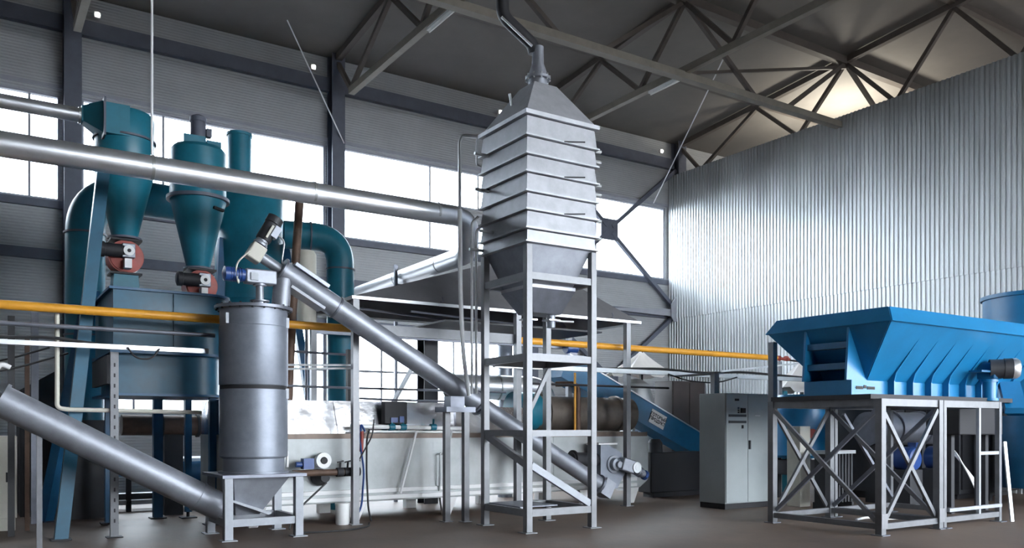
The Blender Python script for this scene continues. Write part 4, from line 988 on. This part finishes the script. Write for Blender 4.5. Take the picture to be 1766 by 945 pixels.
tag(MB().lathe((17.68, 8.18, 0), [(.5, 1.7), (.95, 2.1), (.95, 3.99), (.99, 4.0), (.99, 4.07)], 48).build('tank_shell', 'blue', thing('round_tank', 'tall round blue tank behind the right end of the hopper', 'tank', (17.68, 8.18, 0))).parent, None, None)
rt = bpy.data.objects['round_tank']
for k in range(4):
    a = k * math.pi / 2 + .5
    MB().box(17.68 + .85 * math.cos(a) - .06, 17.68 + .85 * math.cos(a) + .06, 8.18 + .85 * math.sin(a) - .06, 8.18 + .85 * math.sin(a) + .06, 0, 2.15).build('leg', 'black', rt)
MB().lathe((17.68, 8.18, .3), [(.7, 0), (.7, 1.4)], 30).build('lower_drum', 'blue_dark', rt)
tag(MB().box(10.68, 10.78, 8.84, 8.94, 0, 2.83).build('steel_post', 'frame'), 'tall grey post behind the left end of the hopper frame', 'post')
tag(MB().box(15.0, 15.1, 12.25, 12.35, 0, 2.93).build('steel_post', 'frame'), 'grey post carrying the right end of the yellow gas pipe', 'post')
t = thing('blue_tank', 'round blue tank on a black undercarriage seen under the hopper', 'tank', (14.6, 11.5, 0))
MB().lathe((14.55, 11.4, .85), [(.5, 0), (.56, .05), (.56, 1.15), (.4, 1.3)], 36).build('tank_shell', 'blue', t)
for a in range(4):
    x, y = 14.55 + .42 * math.cos(a * 1.57 + .4), 11.4 + .42 * math.sin(a * 1.57 + .4)
    MB().box(x - .05, x + .05, y - .05, y + .05, 0, .88).build('leg', 'black', t)
MB().lathe((14.55, 11.4, .5), [(.4, 0), (.4, .3)], 24).build('undercarriage', 'black', t)
MB().lathe((14.33, 10.89, 1.35), [(.1, 0), (.1, .03)], 22, (-.4, -.9, 0)).build('emblem', 'red', t)
tag(MB().path([(15.3, 12.2, 2.96), (15.6, 11.9, 2.9), (15.5, 11.8, 2.5), (15.0, 11.5, 2.1)], .02, 8, .25).build('hose', 'rubber'), 'black hose curving down from the end of the yellow pipe', 'hose')
clothing('plastic_sheet', cloth(16.6, 12.9, 3.1, .75, .5, .75, 8), 'white sheet hanging behind the left end of the blue hopper')
tag(MB().box(16.57, 16.63, 12.87, 12.93, 0, 3.09).build('sheet_pole', 'dark'), 'dark pole under the white sheet behind the hopper', 'pole')
tag(MB().box(15.5, 16.3, 12.6, 13.1, 0, 2.2).box(15.45, 15.6, 12.5, 12.6, 2.05, 2.3).build('valve_stand', 'teal', bevel=.02), 'teal machine casing behind the hopper beside the end of the yellow pipe', 'machine')

# machines under the hopper, with a dark screen added behind them
t = thing('fan_unit', 'grey round fan duct on a stand seen between the hopper frames', 'machine', (16.2, 10.0, 0))
MB().lathe((14.7, 9.9, 1.45), [(.33, 0), (.33, 2.2)], 30, (1, 0, 0)).ring((15.4, 9.9, 1.45), (1, 0, 0), .37, .04).ring((16.4, 9.9, 1.45), (1, 0, 0), .37, .04).build('duct_pipe', 'steel_dark', t)
for x in (15.0, 16.3): MB().box(x - .06, x + .06, 9.7, 10.1, 0, 1.2).build('stand', 'dark', t)
for x, lab in ((14.55, 'left of two round blue motors seen under the hopper'), (15.55, 'right of two round blue motors seen under the hopper')):
    t = thing('fan_motor', lab, 'motor', (x, 8.9, 0), 'blue motors under the hopper')
    MB().lathe((x, 9.15, .9), [(.2, 0), (.22, .02), (.22, .3), (.19, .34), (.08, .36)], 28, (0, -1, 0)).build('motor_body', 'motor_blue', t)
    MB().box(x - .2, x + .2, 8.8, 9.2, 0, .7).build('base', 'dark', t)
    MB().box(x + .02, x + .16, 8.82, 8.98, 1.1, 1.2).build('terminal_box', 'motor_blue', t)
for k, dz in enumerate((0, .06, .12)):
    tag(MB().path([(15.62, 8.85, 1.1 - dz * .3), (15.3 + dz * .5, 8.5, 1.05 - dz), (15.5 + dz, 8.3, .5), (15.65 + dz, 8.2, .05), (15.95 + dz, 8.2, .02), (16.1 + dz, 8.25, .02)], .014, 8, .15).build('power_cable', 'hose'),
        ['leftmost', 'middle', 'rightmost'][k] + ' of three white cables hanging down under the hopper drive', 'cable', 'white cables under the hopper')
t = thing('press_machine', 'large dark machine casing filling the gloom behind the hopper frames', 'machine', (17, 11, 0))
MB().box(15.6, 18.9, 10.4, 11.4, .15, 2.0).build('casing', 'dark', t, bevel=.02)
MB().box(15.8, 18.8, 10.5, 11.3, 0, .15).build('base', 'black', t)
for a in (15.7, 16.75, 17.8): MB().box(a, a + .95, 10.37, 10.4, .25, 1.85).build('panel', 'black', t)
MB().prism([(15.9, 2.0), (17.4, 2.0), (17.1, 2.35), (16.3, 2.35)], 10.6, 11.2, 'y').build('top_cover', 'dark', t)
t = thing('dark_screen', 'tall dark screen added behind the plain frame under the right of the hopper', 'machine', (18.2, 9.75, 0))  # dark block added to hide the bright wall behind the frame
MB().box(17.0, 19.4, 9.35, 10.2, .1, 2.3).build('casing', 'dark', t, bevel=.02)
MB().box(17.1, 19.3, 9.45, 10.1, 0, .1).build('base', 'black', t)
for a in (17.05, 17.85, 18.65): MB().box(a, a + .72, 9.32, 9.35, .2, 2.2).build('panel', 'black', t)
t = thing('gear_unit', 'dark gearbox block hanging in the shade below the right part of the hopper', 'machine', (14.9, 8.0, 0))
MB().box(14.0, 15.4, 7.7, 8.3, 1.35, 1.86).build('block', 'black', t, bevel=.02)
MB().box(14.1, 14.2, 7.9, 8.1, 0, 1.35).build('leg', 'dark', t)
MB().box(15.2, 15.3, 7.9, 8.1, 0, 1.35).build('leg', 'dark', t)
t = thing('oil_heater', 'finned grey heater standing behind the cross braced hopper frame', 'heater', (13.3, 9.6, 0))
mb = MB()
for k in range(9): mb.box(12.9 + k * .09, 12.95 + k * .09, 9.5, 9.75, .12, 1.0)
mb.build('fins', 'dark', t)
MB().box(12.86, 13.72, 9.47, 9.78, 1.0, 1.06).build('top_bar', 'galv', t)
for x in (12.95, 13.6): MB().box(x - .03, x + .03, 9.45, 9.8, 0, .12).build('foot', 'dark', t)
tag(MB().box(12.95, 13.25, 10.1, 10.4, 0, 1.5).build('switch_box', 'cream', bevel=.01), 'narrow cream switch box seen through the cross braced frame', 'cabinet')
tag(MB().path([(11.9, 8.2, .012), (12.3, 8.3, .012), (12.6, 8.1, .012), (12.2, 8.0, .012), (12.7, 7.95, .012)], .02, 8, .15).build('floor_cable', 'hose'), 'loop of pale cable lying on the floor behind the cross braced frame', 'cable')
tag(MB().bar((13.78, 6.75, 0), (13.95, 6.95, 1.25), .045).build('pole', 'galv'), 'pale pole leaning at the right edge beside the hopper frame', 'pole')
tag(MB().bar((14.6, 7.2, 2.2), (14.2, 6.9, 1.75), .3, .12).build('discharge_chute', 'blue'), 'blue chute at the right edge below the hopper', 'chute')
